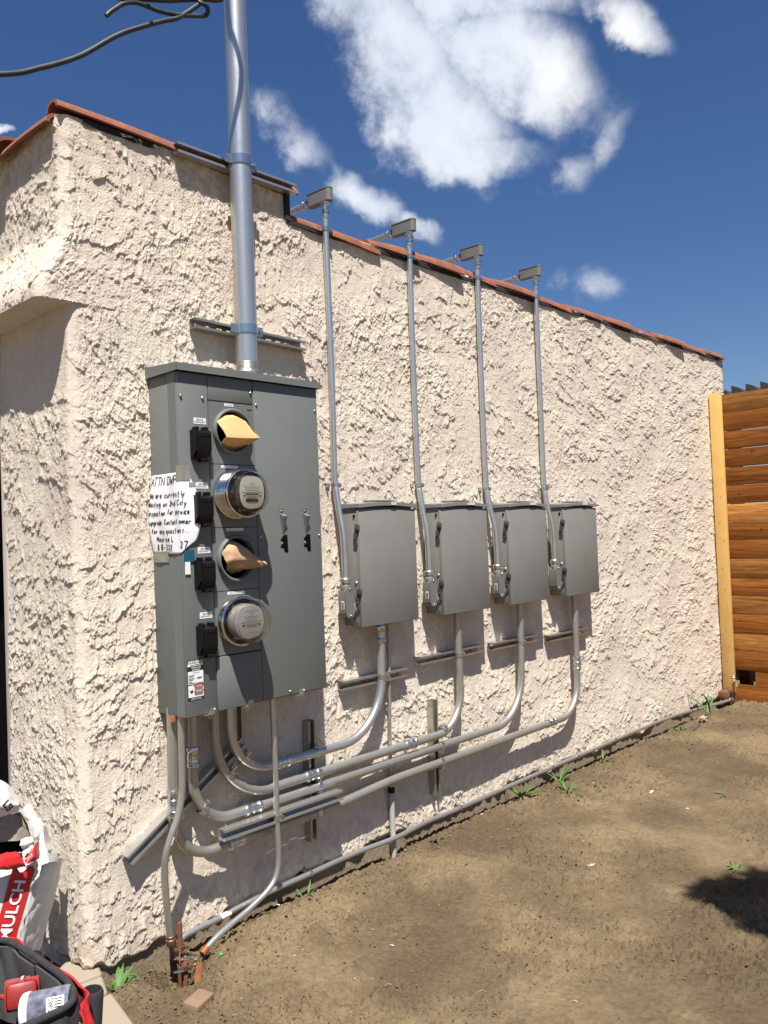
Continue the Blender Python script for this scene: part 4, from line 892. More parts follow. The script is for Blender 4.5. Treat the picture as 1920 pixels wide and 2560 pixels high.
run([(1.855,.9),(1.857,.493),(3.362,.497),(3.362,1.10)], [.26,.19], 'second bent conduit from the top, curving up to the second box',
    [(2.335,.494,1,0,.075),(2.965,.4965,1,0,.075)], [(1.915,.600,.75,-.66,.66,.75),(2.372,.494,1,0,0,-1),(3.215,.522,.92,.4,.4,-.92),(3.362,.872,0,1,1,0)], 'galv_dull')
run([(1.758,.9),(1.750,.438),(3.905,.440),(3.932,1.10)], [.165,.26], 'third bent conduit from the top, curving up to the third box',
    [(1.753,.700,0,1,.075),(2.02,.438,1,0,.08)], [(1.790,.497,.75,-.66,.66,.75),(2.372,.4385,1,0,0,-1),(3.19,.4395,1,0,0,-1),(3.925,.866,0,1,1,0)], 'galv_dull')
run([(1.670,.9),(1.662,.332),(2.38,.328),(2.85,.357),(4.505,.368),(4.520,1.10)], [.165,2.0,2.0,.20], 'lowest and longest bent conduit, reaching to the farthest box',
    [(1.667,.555,0,1,.09),(1.935,.331,1,0,.075),(4.19,.3665,1,0,.09),(4.516,.670,0,1,.085)], [(1.665,.492,.1,-1,1,.1),(2.362,.329,1,0,0,1),(3.185,.359,1,0,0,-1),(4.519,.846,0,1,1,0)], 'galv_dull')

# ------------------------------------------------------------------ thin tubes and ground pipes
t = thing('grounding_conduit', (2.09,-.12,.88), 'thin steel tube dropping in front of the bent conduits from the panel bottom', 'conduit')
MB().tube(spline([(2.092,-.125,.90),(2.094,-.125,.708),(2.099,-.122,.535),(2.097,-.120,.420),(2.099,-.120,.363),(2.101,-.12,.248),(2.088,-.12,.172),(2.045,-.121,.125),(1.955,-.125,.088),(1.875,-.13,.066),(1.79,-.14,.045),(1.715,-.152,.018)], 6), .0115, 16).build('pipe', 'galv', t)
b = MB(); strap(b, (2.098,-.12,.392), (0,0,1), .0115, .022, (1,0,0)); b.build('strap', 'zinc', t)
MB().lathe([(.014,0),(.014,.03),(.012,.032)], (1.735,-.149,.026), (-.9,-.25,-.35), 14).build('bushing', 'copper', t)
t = thing('grounding_conduit', (2.87,-.03,1.1), 'thin steel tube dropping from the nearest box into a gray plastic sleeve', 'conduit')
MB().tube([(2.885,-.03,1.095),(2.868,-.03,.668),(2.861,-.03,.533),(2.860,-.03,.397),(2.858,-.03,.29)], .0088, 14).build('pipe', 'galv_dull', t)
MB().tube([(2.858,-.032,.305),(2.857,-.032,.172),(2.855,-.034,.08),(2.851,-.040,-.08)], .0135, 16).build('plastic_sleeve', 'pvc', t)
MB().lathe([(.0165,0),(.0165,.022),(.0135,.024)], (2.858,-.032,.285), (0,0,1), 16).build('coupling', 'black', t)
t = thing('flexible_conduit', (1.66,-.13,.88), 'gray flexible tube snaking down from the panel corner to the ground clamps', 'conduit')
MB().tube(spline([(1.668,-.130,.90),(1.668,-.128,.80),(1.668,-.127,.70),(1.664,-.128,.60),(1.645,-.128,.52),(1.618,-.125,.46),(1.594,-.12,.39),(1.593,-.112,.31),(1.602,-.106,.20),(1.616,-.102,.075)], 6), .0125, 16).build('pipe', 'galv_dull', t)
MB().lathe([(.0165,0),(.0180,.004),(.0180,.022),(.015,.024),(.016,.034),(.013,.036)], (1.6175,-.102,.065), (-.08,0,1), 16).build('bushing', 'bronze', t)
MB().lathe([(.0135,0),(.0135,.014)], (1.6085,-.1045,.135), (-.1,0,1), 16); MB().lathe([(.0128,0),(.0128,.030)], (1.608,-.1225,.428), (.45,-.08,1), 16).build('sticker', 'white', t)
MB().box(1.648, 1.676, -.118, -.090, .852, .8765, .002).build('copper_lug', 'copper', t)
t = thing('base_pipe', (4.3,-.035,.08), 'long steel pipe running along the foot of the wall to the fence', 'pipe')
bp = [(1.668,-.050,.030),(1.727,-.038,.045),(1.863,-.036,.050),(1.972,-.036,.061),(2.15,-.036,.070),(2.341,-.036,.074),(2.6,-.036,.079),(2.855,-.058,.082),(3.1,-.036,.083),(3.334,-.036,.082),(3.99,-.036,.088),(4.234,-.036,.090),(4.779,-.036,.094),(5.376,-.037,.098),(5.88,-.045,.094),(6.3,-.075,.080),(6.80,-.12,.070)]
MB().tube(spline(bp, 5), .0112, 14).build('pipe', 'galv', t)
for (x, z) in [(2.335,.074),(3.36,.082),(4.234,.090),(5.0,.096)]:
    b = MB(); b.lathe([(.0122,-.008),(.0135,-.008),(.0135,.008),(.0122,.008)], (x,-.036,z), (1,0,0), 14); b.box(x-.008, x+.008, -.004, -.001, z-.002, z+.030); b.tube([(x,-.012,z+.020),(x,-.002,z+.020)], .005, 8); b.build('strap', 'zinc', t)
b = MB(); b.lathe([(.0125,-.02),(.0150,-.019),(.0150,-.005),(.0130,-.003),(.0130,.003),(.0150,.005),(.0150,.019),(.0125,.02)], (4.53,-.036,.0925), (1,0,0), 14); b.build('coupling', 'zinc', t)
MB().lathe([(.0118,0),(.0118,.045)], (1.875,-.036,.051), (1,0,.08), 14).build('sticker', 'white', t)
MB().lathe([(.0125,0),(.0150,.002),(.0150,.022),(.0118,.024)], (1.668,-.050,.030), (.95,.2,.25), 14).build('connector', 'zinc', t)

# ground rods and clamps
def rod(x, y, z0, z1, r, label, m='rust'):
    t = thing('ground_rod', (x, y, z0), label, 'ground rod'); 
    MB().tube([(x,y,z0),(x+.004,y,z1-.004),(x+.004,y,z1)], r, 12, rs=[r, r, r*.9]).build('rod', m, t); return t
def clamp(t, x, y, z, a):
    c, s = math.cos(a), math.sin(a); b = MB(); M = Matrix.Rotation(a, 3, 'Z')
    b.box(-.022, .022, -.012, .012, -.008, .008, .004, rot=M, at=(x,y,z)); b.lathe([(.0115,-.008),(.0165,-.008),(.0165,.008),(.0115,.008)], (x,y,z), (0,0,1), 12)
    for q in (-1, 1): p = Vector((x+c*.017*q, y+s*.017*q, z)); b.tube([p-Vector((-s,c,0))*.022, p+Vector((-s,c,0))*.022], .0034, 8); b.tube([p-Vector((-s,c,0))*.022, p-Vector((-s,c,0))*.015], .0065, 6)
    return b.build('clamp', 'bronze', t)
t = rod(1.640,-.118,-.12,.140,.0095, 'rusty rod standing upright beside the wall with a clamp'); clamp(t, 1.641,-.118,.050,.3); clamp(t, 1.64,-.118,.022,1.1)
b = MB(); b.tube([(1.662,-.140,.03),(1.70,-.155,.016)], .0045, 8); b.tube([(1.662,-.140,.03),(1.672,-.144,.026)], .0085, 6); b.build('bolt', 'zinc', t)
t = rod(1.600,-.210,-.12,.045,.010, 'rusty rod in the dug hole, nearer the camera'); clamp(t, 1.600,-.210,.030,-.4); c2 = clamp(t, 1.632,-.196,.026,.9)
b = MB(); b.tube([(1.58,-.19,.060),(1.618,-.212,.050)], .0042, 8); b.tube([(1.555,-.215,.030),(1.585,-.225,.026)], .0042, 8); b.build('bolt', 'zinc', t)
b = MB(); b.tube([(1.59,-.20,.03),(1.62,-.15,.05),(1.66,-.13,.035),(1.70,-.155,.02)], .003, 8); b.build('bare_wire', 'copper', t)
o = MB().box(-.055, .055, -.011, .011, -.005, .005, .002, rot=Matrix.Rotation(R(-128), 3, 'Z') @ Matrix.Rotation(R(8), 3, 'Y'), at=(1.608,-.285,.030)).build('copper_strip', 'copper', None); tag(o, 'short orange copper strip lying on the dirt by the ground rods', 'metal strip')
o = MB().box(-.045, .045, -.03, .03, -.02, .02, .006, rot=Matrix.Rotation(R(20), 3, 'Z') @ Matrix.Rotation(R(6), 3, 'X'), at=(1.500,-.445,.020+gz(1.5,-.445)-.020)).build('brick_piece', 'brick', None); tag(o, 'broken brown brick piece half buried near the copper strip', 'brick')

# ------------------------------------------------------------------ hose tap by the fence
t = thing('hose_tap', (6.80,-.12,0), 'old rusty water pipe with brass tap at the foot of the fence', 'water tap')
MB().tube([(6.80,-.125,-.05),(6.80,-.125,.13)], .017, 14).build('pipe', 'rust', t); MB().tube([(6.80,-.125,.12),(6.80,-.125,.215)], .012, 12).build('pipe', 'copper', t)
b = MB(); b.lathe([(.014,-.03),(.020,-.026),(.020,-.008),(.016,.0),(.018,.02),(.013,.026)], (6.80,-.13,.225), (0,0,1), 14); b.tube([(6.80,-.13,.225),(6.76,-.17,.21),(6.75,-.175,.18)], .009, 10); b.build('valve', 'brass', t)
MB().lathe([(.016,0),(.018,.006),(.012,.012),(.004,.018)], (6.80,-.13,.252), (0,0,1), 12).build('handle', 'zinc', t)
MB().box(6.74, 6.84, -.095, -.015, .062, .135, .018).build('regulator', 'rust', t)
MB().lathe([(.013,-.02),(.017,-.018),(.017,.018),(.013,.02)], (6.765,-.120,.071), (1,0,0), 14).build('coupling', 'zinc', t)

# ------------------------------------------------------------------ fence
fen = thing('wooden_fence', (6.92,-1.5,0), 'new redwood plank fence meeting the far end of the stucco wall', 'fence')
NB = 17; z = .0; bh = 2.565/NB
for i in range(NB):
    z0 = i*bh-.01; z1 = z0+bh-.0018-(.0035 if i in (10, 12, 13, 14) else 0); y1 = -.018; xj = 6.912+random.uniform(-.0025,.0025); m = 'board2' if i in (3, 7, 10, 16, 5) else 'board'
    if i == 1:
        b = MB(); b.box(xj, xj+.018, -3.2, -.262, z0, z1); b.box(xj, xj+.018, -.0995, y1, z0, z1); b.box(xj, xj+.018, -.262, -.0995, z0, z0-.0+.028)
        b.build('board', m, fen, 0)
    else: MB().box(xj, xj+.018, -3.2, y1, z0, z1, .0015).build('board', m, fen, 30)
MB().box(6.868, 6.908, -.108, -.014, .10, 2.572, .003).build('post', 'post', fen, 30)
for y in (-1.2, -2.4): MB().box(6.932, 7.02, y-.045, y+.045, 0, 2.5).build('back_post', 'board', fen, 0)
for y, z in [(-.075,1.71),(-.055,1.50),(-.085,1.35),(-.06,1.12),(-.07,.95),(-.085,.80),(-.06,.62),(-.08,.48),(-.06,.36)]: MB().tube([(6.866,y,z),(6.869,y,z)], .0035, 8).build('nail_head', 'rust', fen)
def knot(y, z, r): MB().lathe([(r,.0),(r*.9,.0008),(r*.82,.0008)], (6.9085,y,z), (-1,0,0), 18, False, True).build('knot', 'rust', fen)
knot(-.21, 1.735, .011); knot(-.14, 2.45, .006); knot(-.28, .92, .008); knot(-.40, .55, .007); knot(-.17, .70, .005); knot(-.33, 2.08, .014); knot(-.37, 1.44, .010)
b = MB(); n = 24
for k in range(n):
    y = .10-.122*k; b.add([(7.35,y,2.60),(7.35,y,2.69),(7.35,y-.062,2.665),(7.35,y-.122,2.60),(9.2,y,2.55),(9.2,y,2.64),(9.2,y-.062,2.615),(9.2,y-.122,2.55)], [(0,1,2,3),(4,5,6,7),(0,1,5,4),(1,2,6,5),(2,3,7,6),(3,0,4,7)])
b.box(7.5, 9.2, -2.9, .1, 2.50, 2.549)
cr = thing('shed_roof', (8.2,-1.4,0), 'dark saw toothed metal roof edge peeking over the fence', 'roof'); b.build('roof_sheet', 'corr', cr, 0)
b = MB(); [b.box(x, x+.09, y, y+.09, -.05, 2.5) for x in (7.5, 9.1) for y in (-2.9, .0)]; b.build('post', 'board', cr, 0)

# ------------------------------------------------------------------ mulch bag
BAG = thing('mulch_bag', (1.2,.1,0), 'torn white and red plastic mulch bag leaning on the facade', 'bag')
BU = Vector((.33,.03,.94)).normalized(); BD = Vector((-.93,.19,.32)); BD = (BD-BU*BD.dot(BU)).normalized(); BG = Vector((.76,.64,-.2)); BG = (BG-BU*BG.dot(BU)).normalized()
BO = Vector((1.2,0,.459))-BU*.489
SECT = [(0,0),(.05,-.010),(.15,-.020),(.28,-.020),(.40,-.010),(.46,.0),(.475,.07),(.45,.14),(.30,.17),(.15,.175),(.03,.165),(-.018,.145),(-.024,.08),(-.012,.02)]
def bagp(a, b_, h, off=0.0):
    return BO+BU*h+BD*a+BG*(b_-off)
def build_bag():
    P = []; n = len(SECT); m = 46
    for i in range(m+1):
        h = .50*i/m; t = i/m; row = []
        for k in range(n*6+1):
            q = (k/6) % n; i0 = int(q); f = q-i0; p = [SECT[(i0+e) % n] for e in (-1, 0, 1, 2)]
            g = lambda c: .5*(2*p[1][c]+(p[2][c]-p[0][c])*f+(2*p[0][c]-5*p[1][c]+4*p[2][c]-p[3][c])*f*f+(3*p[1][c]-p[0][c]-3*p[2][c]+p[3][c])*f**3)
            a, b_ = g(0), g(1); u = k/6; gus = 1 if (u > n-4.2 or u < .2) else 0
            w = .0035*float(pn(np.array(u*2.2), np.array(h*26), 91))+(.006*float(pn(np.array(u*.9), np.array(h*34+u*2), 92)) if gus else .002*float(pn(np.array(u*1.2), np.array(h*9), 93)))
            cl = .08+(b_-.08)*(1-.45*max(0, t-.86)/.14)
            row.append(bagp(a+w*(-1 if gus else 0), cl+(-w if not gus else 0), h))
        P.append(row)
    return MB().grid(P, 0).build('bag_body', 'bagwhite', BAG, 80)
build_bag()
def face(a, h, off=.0045):
    xs = [c[0] for c in SECT[:6]]; i = max(0, min(4, next((k for k in range(5) if xs[k+1] >= a), 4))); f = (a-xs[i])/(xs[i+1]-xs[i])
    f = f*f*(3-2*f)*.4+f*.6
    return bagp(a, SECT[i][1]+(SECT[i+1][1]-SECT[i][1])*f, h, off-.002*float(pn(np.array(a*30), np.array(h*9), 93)))
def bstripe(a0, a1, h0, h1, name, m, off=.0045):
    return MB().grid([[face(a0+(a1-a0)*j/8, h0+(h1-h0)*i/30+(.012*math.sin(j) if i == 30 else 0), off) for j in range(9)] for i in range(31)]).build(name, m, BAG, 80)
bstripe(.010, .076, .01, .47, 'red_stripe', 'bagred'); bstripe(.120, .20, .01, .47, 'red_stripe', 'bagred'); bstripe(.25, .44, .01, .47, 'red_stripe', 'bagred')
k = MB(); V, F = text2d('ROJO MULCH', .02); wmax = max(v[0] for v in V); k.add([face(.026+(b_/.72)*.034, .10+a/wmax*.335, .0085) for a, b_ in V], F); k.build('lettering', 'white', BAG, 0)
def flap(rows, mm, jit=.003, nn=14): return sheet(rows, nn, .0008, .0012).build('bag_flap_or_shade', mm, BAG, 70)
flap([[(0.996,0.000,0.631),(1.052,-0.020,0.651),(1.097,-0.020,0.652),(1.135,0.000,0.648)], [(0.980,-0.040,0.679),(1.040,-0.050,0.690),(1.085,-0.040,0.687),(1.129,-0.010,0.671)], [(0.986,-0.030,0.745),(1.045,-0.040,0.732),(1.092,-0.020,0.716),(1.142,0.020,0.673)], [(1.009,0.020,0.801),(1.072,0.020,0.757),(1.107,0.030,0.734),(1.157,0.060,0.674)], [(1.043,0.100,0.786),(1.107,0.100,0.744),(1.142,0.100,0.714),(1.186,0.110,0.650)]], 'bagwhite', .003)
flap([[(1.018,0.050,0.648),(1.091,0.040,0.634),(1.125,0.030,0.635),(1.153,0.030,0.636)], [(1.009,0.030,0.616),(1.081,0.020,0.599),(1.128,0.010,0.592),(1.188,0.030,0.574)], [(1.003,0.020,0.581),(1.076,0.010,0.563),(1.123,0.000,0.555),(1.176,0.020,0.543)]], 'baginside', .003)
flap([[(1.150,0.040,0.650),(1.170,0.060,0.633),(1.202,0.100,0.635),(1.226,0.120,0.622)], [(1.147,0.020,0.639),(1.175,0.040,0.610),(1.211,0.070,0.596),(1.235,0.090,0.580)], [(1.165,0.000,0.589),(1.189,0.020,0.570),(1.215,0.040,0.568),(1.242,0.060,0.563)], [(1.165,-0.010,0.563),(1.185,0.000,0.549),(1.209,0.020,0.541),(1.237,0.050,0.535)]], 'bagwhite', .003)
flap([[(1.008,0.030,0.575),(1.085,0.030,0.557),(1.149,0.030,0.543)], [(1.002,0.020,0.525),(1.079,0.020,0.515),(1.156,0.020,0.508)]], 'dark', .002)  # near-black sheet paints the shaded hollow between the folds
flap([[(1.130,-0.020,0.561),(1.143,-0.020,0.563),(1.168,-0.010,0.560)], [(1.118,-0.040,0.552),(1.139,-0.040,0.547),(1.171,-0.020,0.543)], [(1.134,-0.020,0.530),(1.152,-0.020,0.523),(1.181,-0.000,0.522)]], 'bagwhite', .003)
flap([[(0.989,-0.010,0.533),(1.049,-0.020,0.531),(1.080,-0.020,0.534),(1.113,-0.020,0.528)], [(0.976,-0.040,0.528),(1.038,-0.045,0.526),(1.077,-0.045,0.526),(1.120,-0.040,0.516)], [(0.976,-0.040,0.513),(1.036,-0.050,0.507),(1.079,-0.050,0.496),(1.130,-0.045,0.492)], [(0.984,-0.020,0.503),(1.048,-0.020,0.491),(1.087,-0.020,0.479),(1.143,-0.020,0.472)]], 'bagred', .003)
flap([[(1.130,-0.030,0.530),(1.140,-0.030,0.532),(1.165,-0.020,0.537)], [(1.125,-0.045,0.508),(1.141,-0.045,0.524),(1.166,-0.030,0.533)]], 'bagwhite', .002)
flap([[(1.128,-0.045,0.500),(1.162,-0.040,0.533),(1.181,-0.020,0.538),(1.198,0.000,0.530)], [(1.131,-0.055,0.493),(1.154,-0.055,0.507),(1.171,-0.040,0.516),(1.192,-0.010,0.512)], [(1.142,-0.040,0.485),(1.164,-0.045,0.491),(1.183,-0.030,0.486),(1.197,-0.010,0.479)]], 'bagred', .002)
flap([[(1.214,0.020,0.563),(1.231,0.040,0.569),(1.254,0.070,0.543),(1.274,0.100,0.505)], [(1.197,-0.000,0.528),(1.212,0.000,0.532),(1.242,0.040,0.508),(1.281,0.090,0.482)], [(1.185,-0.030,0.485),(1.213,-0.020,0.494),(1.251,0.020,0.473),(1.290,0.070,0.442)], [(1.186,-0.040,0.467),(1.216,-0.030,0.465),(1.253,0.010,0.446),(1.290,0.060,0.416)]], 'bagwhite', .003)
def letters(txt, p0, e1, e2, size, m='ink'):
    k = MB(); V, F = text2d(txt, .02); p0, e1, e2 = Vector(p0), Vector(e1).normalized(), Vector(e2).normalized(); k.add([p0+e1*a*size+e2*b_*size for a, b_ in V], F); k.build('small_lettering', m, BAG, 0)
letters('ra', (1.074,-0.062,0.714), (.55,.25,-.8), (-.75,-.1,-.55), .050)
letters('R', (1.217,-0.040,0.494), (.6,.3,.75), (-.75,-.2,.6), .022)
letters('acidificador', (1.122,-0.000,0.643), (.75,.10,-.66), (.66,-.05,.75), .013)

# ------------------------------------------------------------------ tool bag
tb = thing('tool_bag', (.97,-.28,0), 'open black and red canvas tool bag on the ground at lower left', 'tool bag')
TBC = Vector((.945,-.27,0)); TBA = R(2)
def tbp(a, b_, z):  # a along the long side (y), b_ across (x)
    c, s = math.cos(TBA), math.sin(TBA); return Vector((TBC.x+b_*c-a*s, TBC.y+b_*s+a*c, z))
def rimp(u):
    a = 2*math.pi*u; c, s = math.cos(a), math.sin(a); e = .45
    return (abs(s)**e*(1 if s > 0 else -1)*.285, abs(c)**e*(1 if c > 0 else -1)*.135)
def tshell(z0, z1, g0, g1, name, m, u0=0, u1=1, off=0, nz=10, nu=60, thick=.006):
    P = []
    for i in range(nz+1):
        t = i/nz; z = z0+(z1-z0)*t; g = g0+(g1-g0)*t+.03*math.sin(math.pi*t)*(1 if nz > 4 else 0); row = []
        for j in range(nu+1):
            u = u0+(u1-u0)*j/nu; a, b_ = rimp(u); w = .005*math.sin(u*40+t*5)+.004*math.sin(u*77-t*9)
            row.append(tbp(a*g+(a/.285)*(w+off), b_*g+(b_/.135)*(w+off), z+.010*math.sin(u*6.28*2+1)*t))
        P.append(row)
    return MB().grid(P, thick).build(name, m, tb, 60)
tshell(.0, .265, 1.16, .97, 'bag_side', 'canvas'); MB().box(.84, 1.12, -.56, -.02, .0, .012, .004).build('bag_floor', 'greycloth', tb)
tshell(.150, .262, 1.14, 1.06, 'red_panel', 'canvasred', -.20, .16, .012, 6, 40)
b = MB(); b.tube([tbp(rimp(k/60)[0]*.97, rimp(k/60)[1]*.97, .268+.010*math.sin(k/60*12.56+1)) for k in range(61)], .010, 10); b.build('rim', 'canvas', tb)
tshell(.05, .258, .90, .955, 'lining', 'greycloth', 0, 1, -.008)
for (u, z0, z1) in [(-.06,.05,.235),(.045,.05,.225),(.13,.08,.23)]:
    a, b_ = rimp(u); p = tbp(a*1.05, b_*1.33, 0); b = MB(); b.lathe([(.022,z0),(.030,z0+.01),(.032,z1-.01),(.028,z1),(.024,z1),(.026,z0+.02)], (p.x,p.y,0), (.05,-.05,1), 18, True); b.build('side_pocket', 'canvas', tb)
b = MB(); b.tube(spline([tbp(.10,-.14,.25),tbp(.07,-.20,.33),tbp(-.05,-.21,.34),tbp(-.12,-.15,.25)], 8), .010, 8); b.build('handle', 'canvas', tb)
for off_, dz in ((0,0),(.012,.0)):
    b = MB(); pts = [tbp(rimp(.80+.14*k/12)[0]*1.14+off_, rimp(.80+.14*k/12)[1]*1.14, .22-.016*k) for k in range(13)]; b.tube(pts, .0013, 6); b.build('stitching', 'stitch', tb)
# things lying in it
t = thing('battery_tool', (1.0,-.2,.2), 'dirty red plastic power tool housing lying in the open tool bag', 'power tool')
M = Matrix.Rotation(R(-25), 3, 'Z') @ Matrix.Rotation(R(-20), 3, 'X') @ Matrix.Rotation(R(90), 3, 'X')
b = MB(); b.box(-.042, .042, -.035, .035, -.055, .055, .014, rot=M, at=(1.02,-.27,.205)); b.box(-.047, .047, -.040, .040, -.030, -.022, .002, rot=M, at=(1.02,-.27,.205)); b.box(-.047, .047, -.040, .040, .018, .026, .002, rot=M, at=(1.02,-.27,.205)); b.box(-.010, .010, -.041, .041, -.05, .05, .003, rot=M, at=(1.02,-.27,.205)); b.build('housing', 'redplastic', t, 30)
b = MB(); b.lathe([(.040,0),(.043,.004),(.043,.020),(.036,.026)], M @ Vector((0,0,-.055))+Vector((1.02,-.27,.205)), M @ Vector((0,0,-1)), 20, False, True); b.build('battery', 'black', t)
MB().box(-.004, .004, .036, .0415, -.045, .045, .001, rot=M, at=(1.02,-.27,.205)).build('stripe', 'stitch', t)
b = MB(); q = Vector((.99,-.285,.195)); b.tube(spline([q, q+Vector((-.03,.03,.02)), q+Vector((-.06,.07,.0)), q+Vector((-.08,.06,-.02))], 6), .007, 8); b.build('trigger_guard', 'redplastic', t)
t = thing('screw_jar', (.99,-.37,.2), 'smoky plastic jar with white lid and number label in the tool bag', 'jar')
ax = Vector((.78,-.60,.10)).normalized(); o0 = Vector((.965,-.415,.225))
MB().lathe([(.0001,.016),(.046,.016),(.048,.02),(.048,.118),(.044,.126),(.0001,.128)], o0, ax, 36).build('jar_body', 'jar', t)
MB().lathe([(.0001,-.004),(.044,-.004),(.047,-.001),(.0485,.002),(.0485,.010),(.050,.011),(.050,.017),(.046,.019)], o0, ax, 36).build('lid', 'whiteplastic', t)
s1 = Vector((0,0,1))-ax*ax.z; s1.normalize(); s2 = ax.cross(s1)
def jp(h, ang, off=.0008): return o0+ax*h+(s1*math.cos(ang)-s2*math.sin(ang)*(-1))*(.048+off)
vc = Vector((0,-2.77,1.5))-o0; LA = -math.atan2(vc.dot(s2), vc.dot(s1))+.45
lb = MB().grid([[jp(.070+.046*j/8, -LA+1.15*i/8-.05, .0006) for j in range(9)] for i in range(9)]).build('number_label', 'white', t, 80)
k = MB(); V, F = text2d('286-336', .01); wm = max(v[0] for v in V); k.add([jp(.074+.014*(1-b_/.72)-.0, -LA+.0+a/wm*1.0, .0014) for a, b_ in V], F)
k.build('lettering', 'ink', lb, 0); k = MB()
for q in range(7): k.grid([[jp(.092+.020*j, -LA+.05+q*.14+i*.06, .0014) for j in (0, 1)] for i in (0, 1)])
k.build('barcode', 'ink', lb, 0)

# ------------------------------------------------------------------ edging stones
def stone(pts, h, label):
    fn = lambda a, b_, q: (a+random.uniform(-.002,.002), b_+random.uniform(-.002,.002), -.03+q)
    mb = MB().prism(pts, h+.03, fn); o = mb.build('edging_stone', 'concrete', None, 30); bv = o.modifiers.new('edge', 'BEVEL'); bv.width = .010; bv.segments = 3
    return tag(o, label, 'edging stone', 'concrete edging stones by the corner')
stone([(1.270,-.03),(1.385,-.04),(1.425,.08),(1.335,.14),(1.25,.08)], .040, 'worn concrete edging stone nearest the building corner')
stone([(1.225,-.185),(1.340,-.165),(1.378,-.055),(1.262,-.045)], .042, 'worn concrete edging stone in the middle of the row')
stone([(1.17,-.42),(1.300,-.40),(1.345,-.18),(1.222,-.20)], .044, 'worn concrete edging stone at the bottom edge of the photo')

# ------------------------------------------------------------------ weeds
def weed(x, y, n, L, wid, lift, label, seed, broad=False):
    rnd = random.Random(seed); mb = MB(); z = gz(x, y)-.004
    for i in range(n):
        a = rnd.uniform(0, 6.28); l = L*rnd.uniform(.55, 1.1); el0 = lift*rnd.uniform(.6, 1.2); w = wid*rnd.uniform(.7, 1.2); P = []; d = Vector((math.cos(a), math.sin(a), 0)); s = Vector((-d.y, d.x, 0)); m = 7
        bx, by = x+rnd.uniform(-.012,.012), y+rnd.uniform(-.012,.012)
        for k in range(m+1):
            t = k/m; prof = math.sin(math.pi*min(t*.92+.06, 1))**.8
            if broad: prof *= (1 if k % 2 else .55)
            c = Vector((bx, by, z))+d*(l*t*math.cos(el0*(1-.3*t)))+Vector((0,0,l*(math.sin(el0)*t-.45*t*t*(1-.4*el0))))
            P.append([c-s*w*prof/2+Vector((0,0,w*.15*prof)), c, c+s*w*prof/2+Vector((0,0,w*.15*prof))])
        mb.grid(P, 0)
    o = mb.build('weed', 'leaf', None, 80); return tag(o, label, 'weed', 'green weeds growing from the dirt')
weed(1.435,-.055,20,.105,.020,.95,'broad leafed green weed by the edging stones',1,True); weed(1.520,.0-.03,6,.075,.013,.7,'small leafy weed at the wall left of the ground rods',2,True)
weed(3.82,-.10,16,.16,.013,.85,'biggest grassy weed tuft beside the base pipe',3); weed(4.17,-.12,10,.17,.012,1.0,'upright broad bladed weed at the wall below the farthest box',4); weed(4.02,-.27,14,.12,.007,.9,'feathery light green weed out in the dirt beside the base pipe',5)
weed(4.72,-.10,8,.13,.009,1.0,'thin leggy weed below the base pipe past the boxes',6); weed(5.72,-.15,7,.09,.014,.9,'small pale weed just before the dark rock',7); weed(6.20,-.17,6,.24,.018,1.3,'tall single weed standing in front of the base pipe near the fence',8)
weed(2.27,-.085,6,.13,.008,1.25,'tall thin weed stalk below the upright channel near the panel',9); weed(3.02,-.16,8,.09,.007,.95,'sparse weed to the right of the gray plastic sleeve',10); weed(3.62,-1.33,10,.06,.012,.6,'dark small weed out in the open dirt at right',11); weed(4.55,-.93,8,.07,.010,.6,'small flat weed in the dirt in front of the fence',12)

# ------------------------------------------------------------------ rocks, crumbs, litter
def lump(x, y, z, sx, sy, sz, seed, jag=.25):
    rnd = np.random.RandomState(seed); bm = bmesh.new(); bmesh.ops.create_icosphere(bm, subdivisions=3, radius=1)
    for v in bm.verts:
        k = 1+jag*float(pn(np.array(v.co.x*1.6+seed), np.array(v.co.y*1.6+v.co.z*1.1+seed*2), 5))+jag*.4*float(pn(np.array(v.co.x*5+seed), np.array(v.co.y*5+v.co.z*4), 6))
        v.co = Vector((x+v.co.x*sx*k, y+v.co.y*sy*k, z+v.co.z*sz*k))
    mb = MB(); bm.verts.index_update(); mb.add([v.co for v in bm.verts], [[v.index for v in f.verts] for f in bm.faces]); bm.free(); return mb
tag(lump(5.80,-.22,.035,.075,.05,.03,3,.8).build('rock', 'rock', None, 40), 'dark lumpy rock with a weed behind it near the far wall end', 'rock')
tag(lump(6.02,-.20,.065,.035,.03,.022,9,.6).build('stone_chip', 'concrete', None, 40), 'pale gray stone chip touching the tall weed near the fence', 'stone')
rnd = random.Random(11); mb = MB(); ml = MB()
def crumb(m_, x, y, r):
    z = gz(x, y)+r*.3; bmv = []
    for a, b_, c in [(1,0,0),(-1,0,0),(0,1,0),(0,-1,0),(0,0,1),(0,0,-1)]:
        k = r*rnd.uniform(.6, 1.3); bmv.append((x+a*k, y+b_*k, z+c*k*.8))
    m_.add(bmv, [(0,2,4),(2,1,4),(1,3,4),(3,0,4),(2,0,5),(1,2,5),(3,1,5),(0,3,5)])
for i in range(9500):
    x = 1.35+5.5*rnd.random()**1.4; y = -1.9*rnd.random()**(1.6)-.03
    if pn(np.array(x*1.7), np.array(y*1.7), 66) < -.12 and rnd.random() < .75: continue
    crumb(mb, x, y, rnd.choice([.002,.0025,.003,.003,.004,.005,.006])*(1.5 if y > -.45 and rnd.random() < .3 else 1))
for i in range(90):
    x = 1.45+2.6*rnd.random()**1.6; y = -.8*rnd.random()**1.3-.08; crumb(ml, x, y, rnd.uniform(.0014,.0032))
mt = MB()
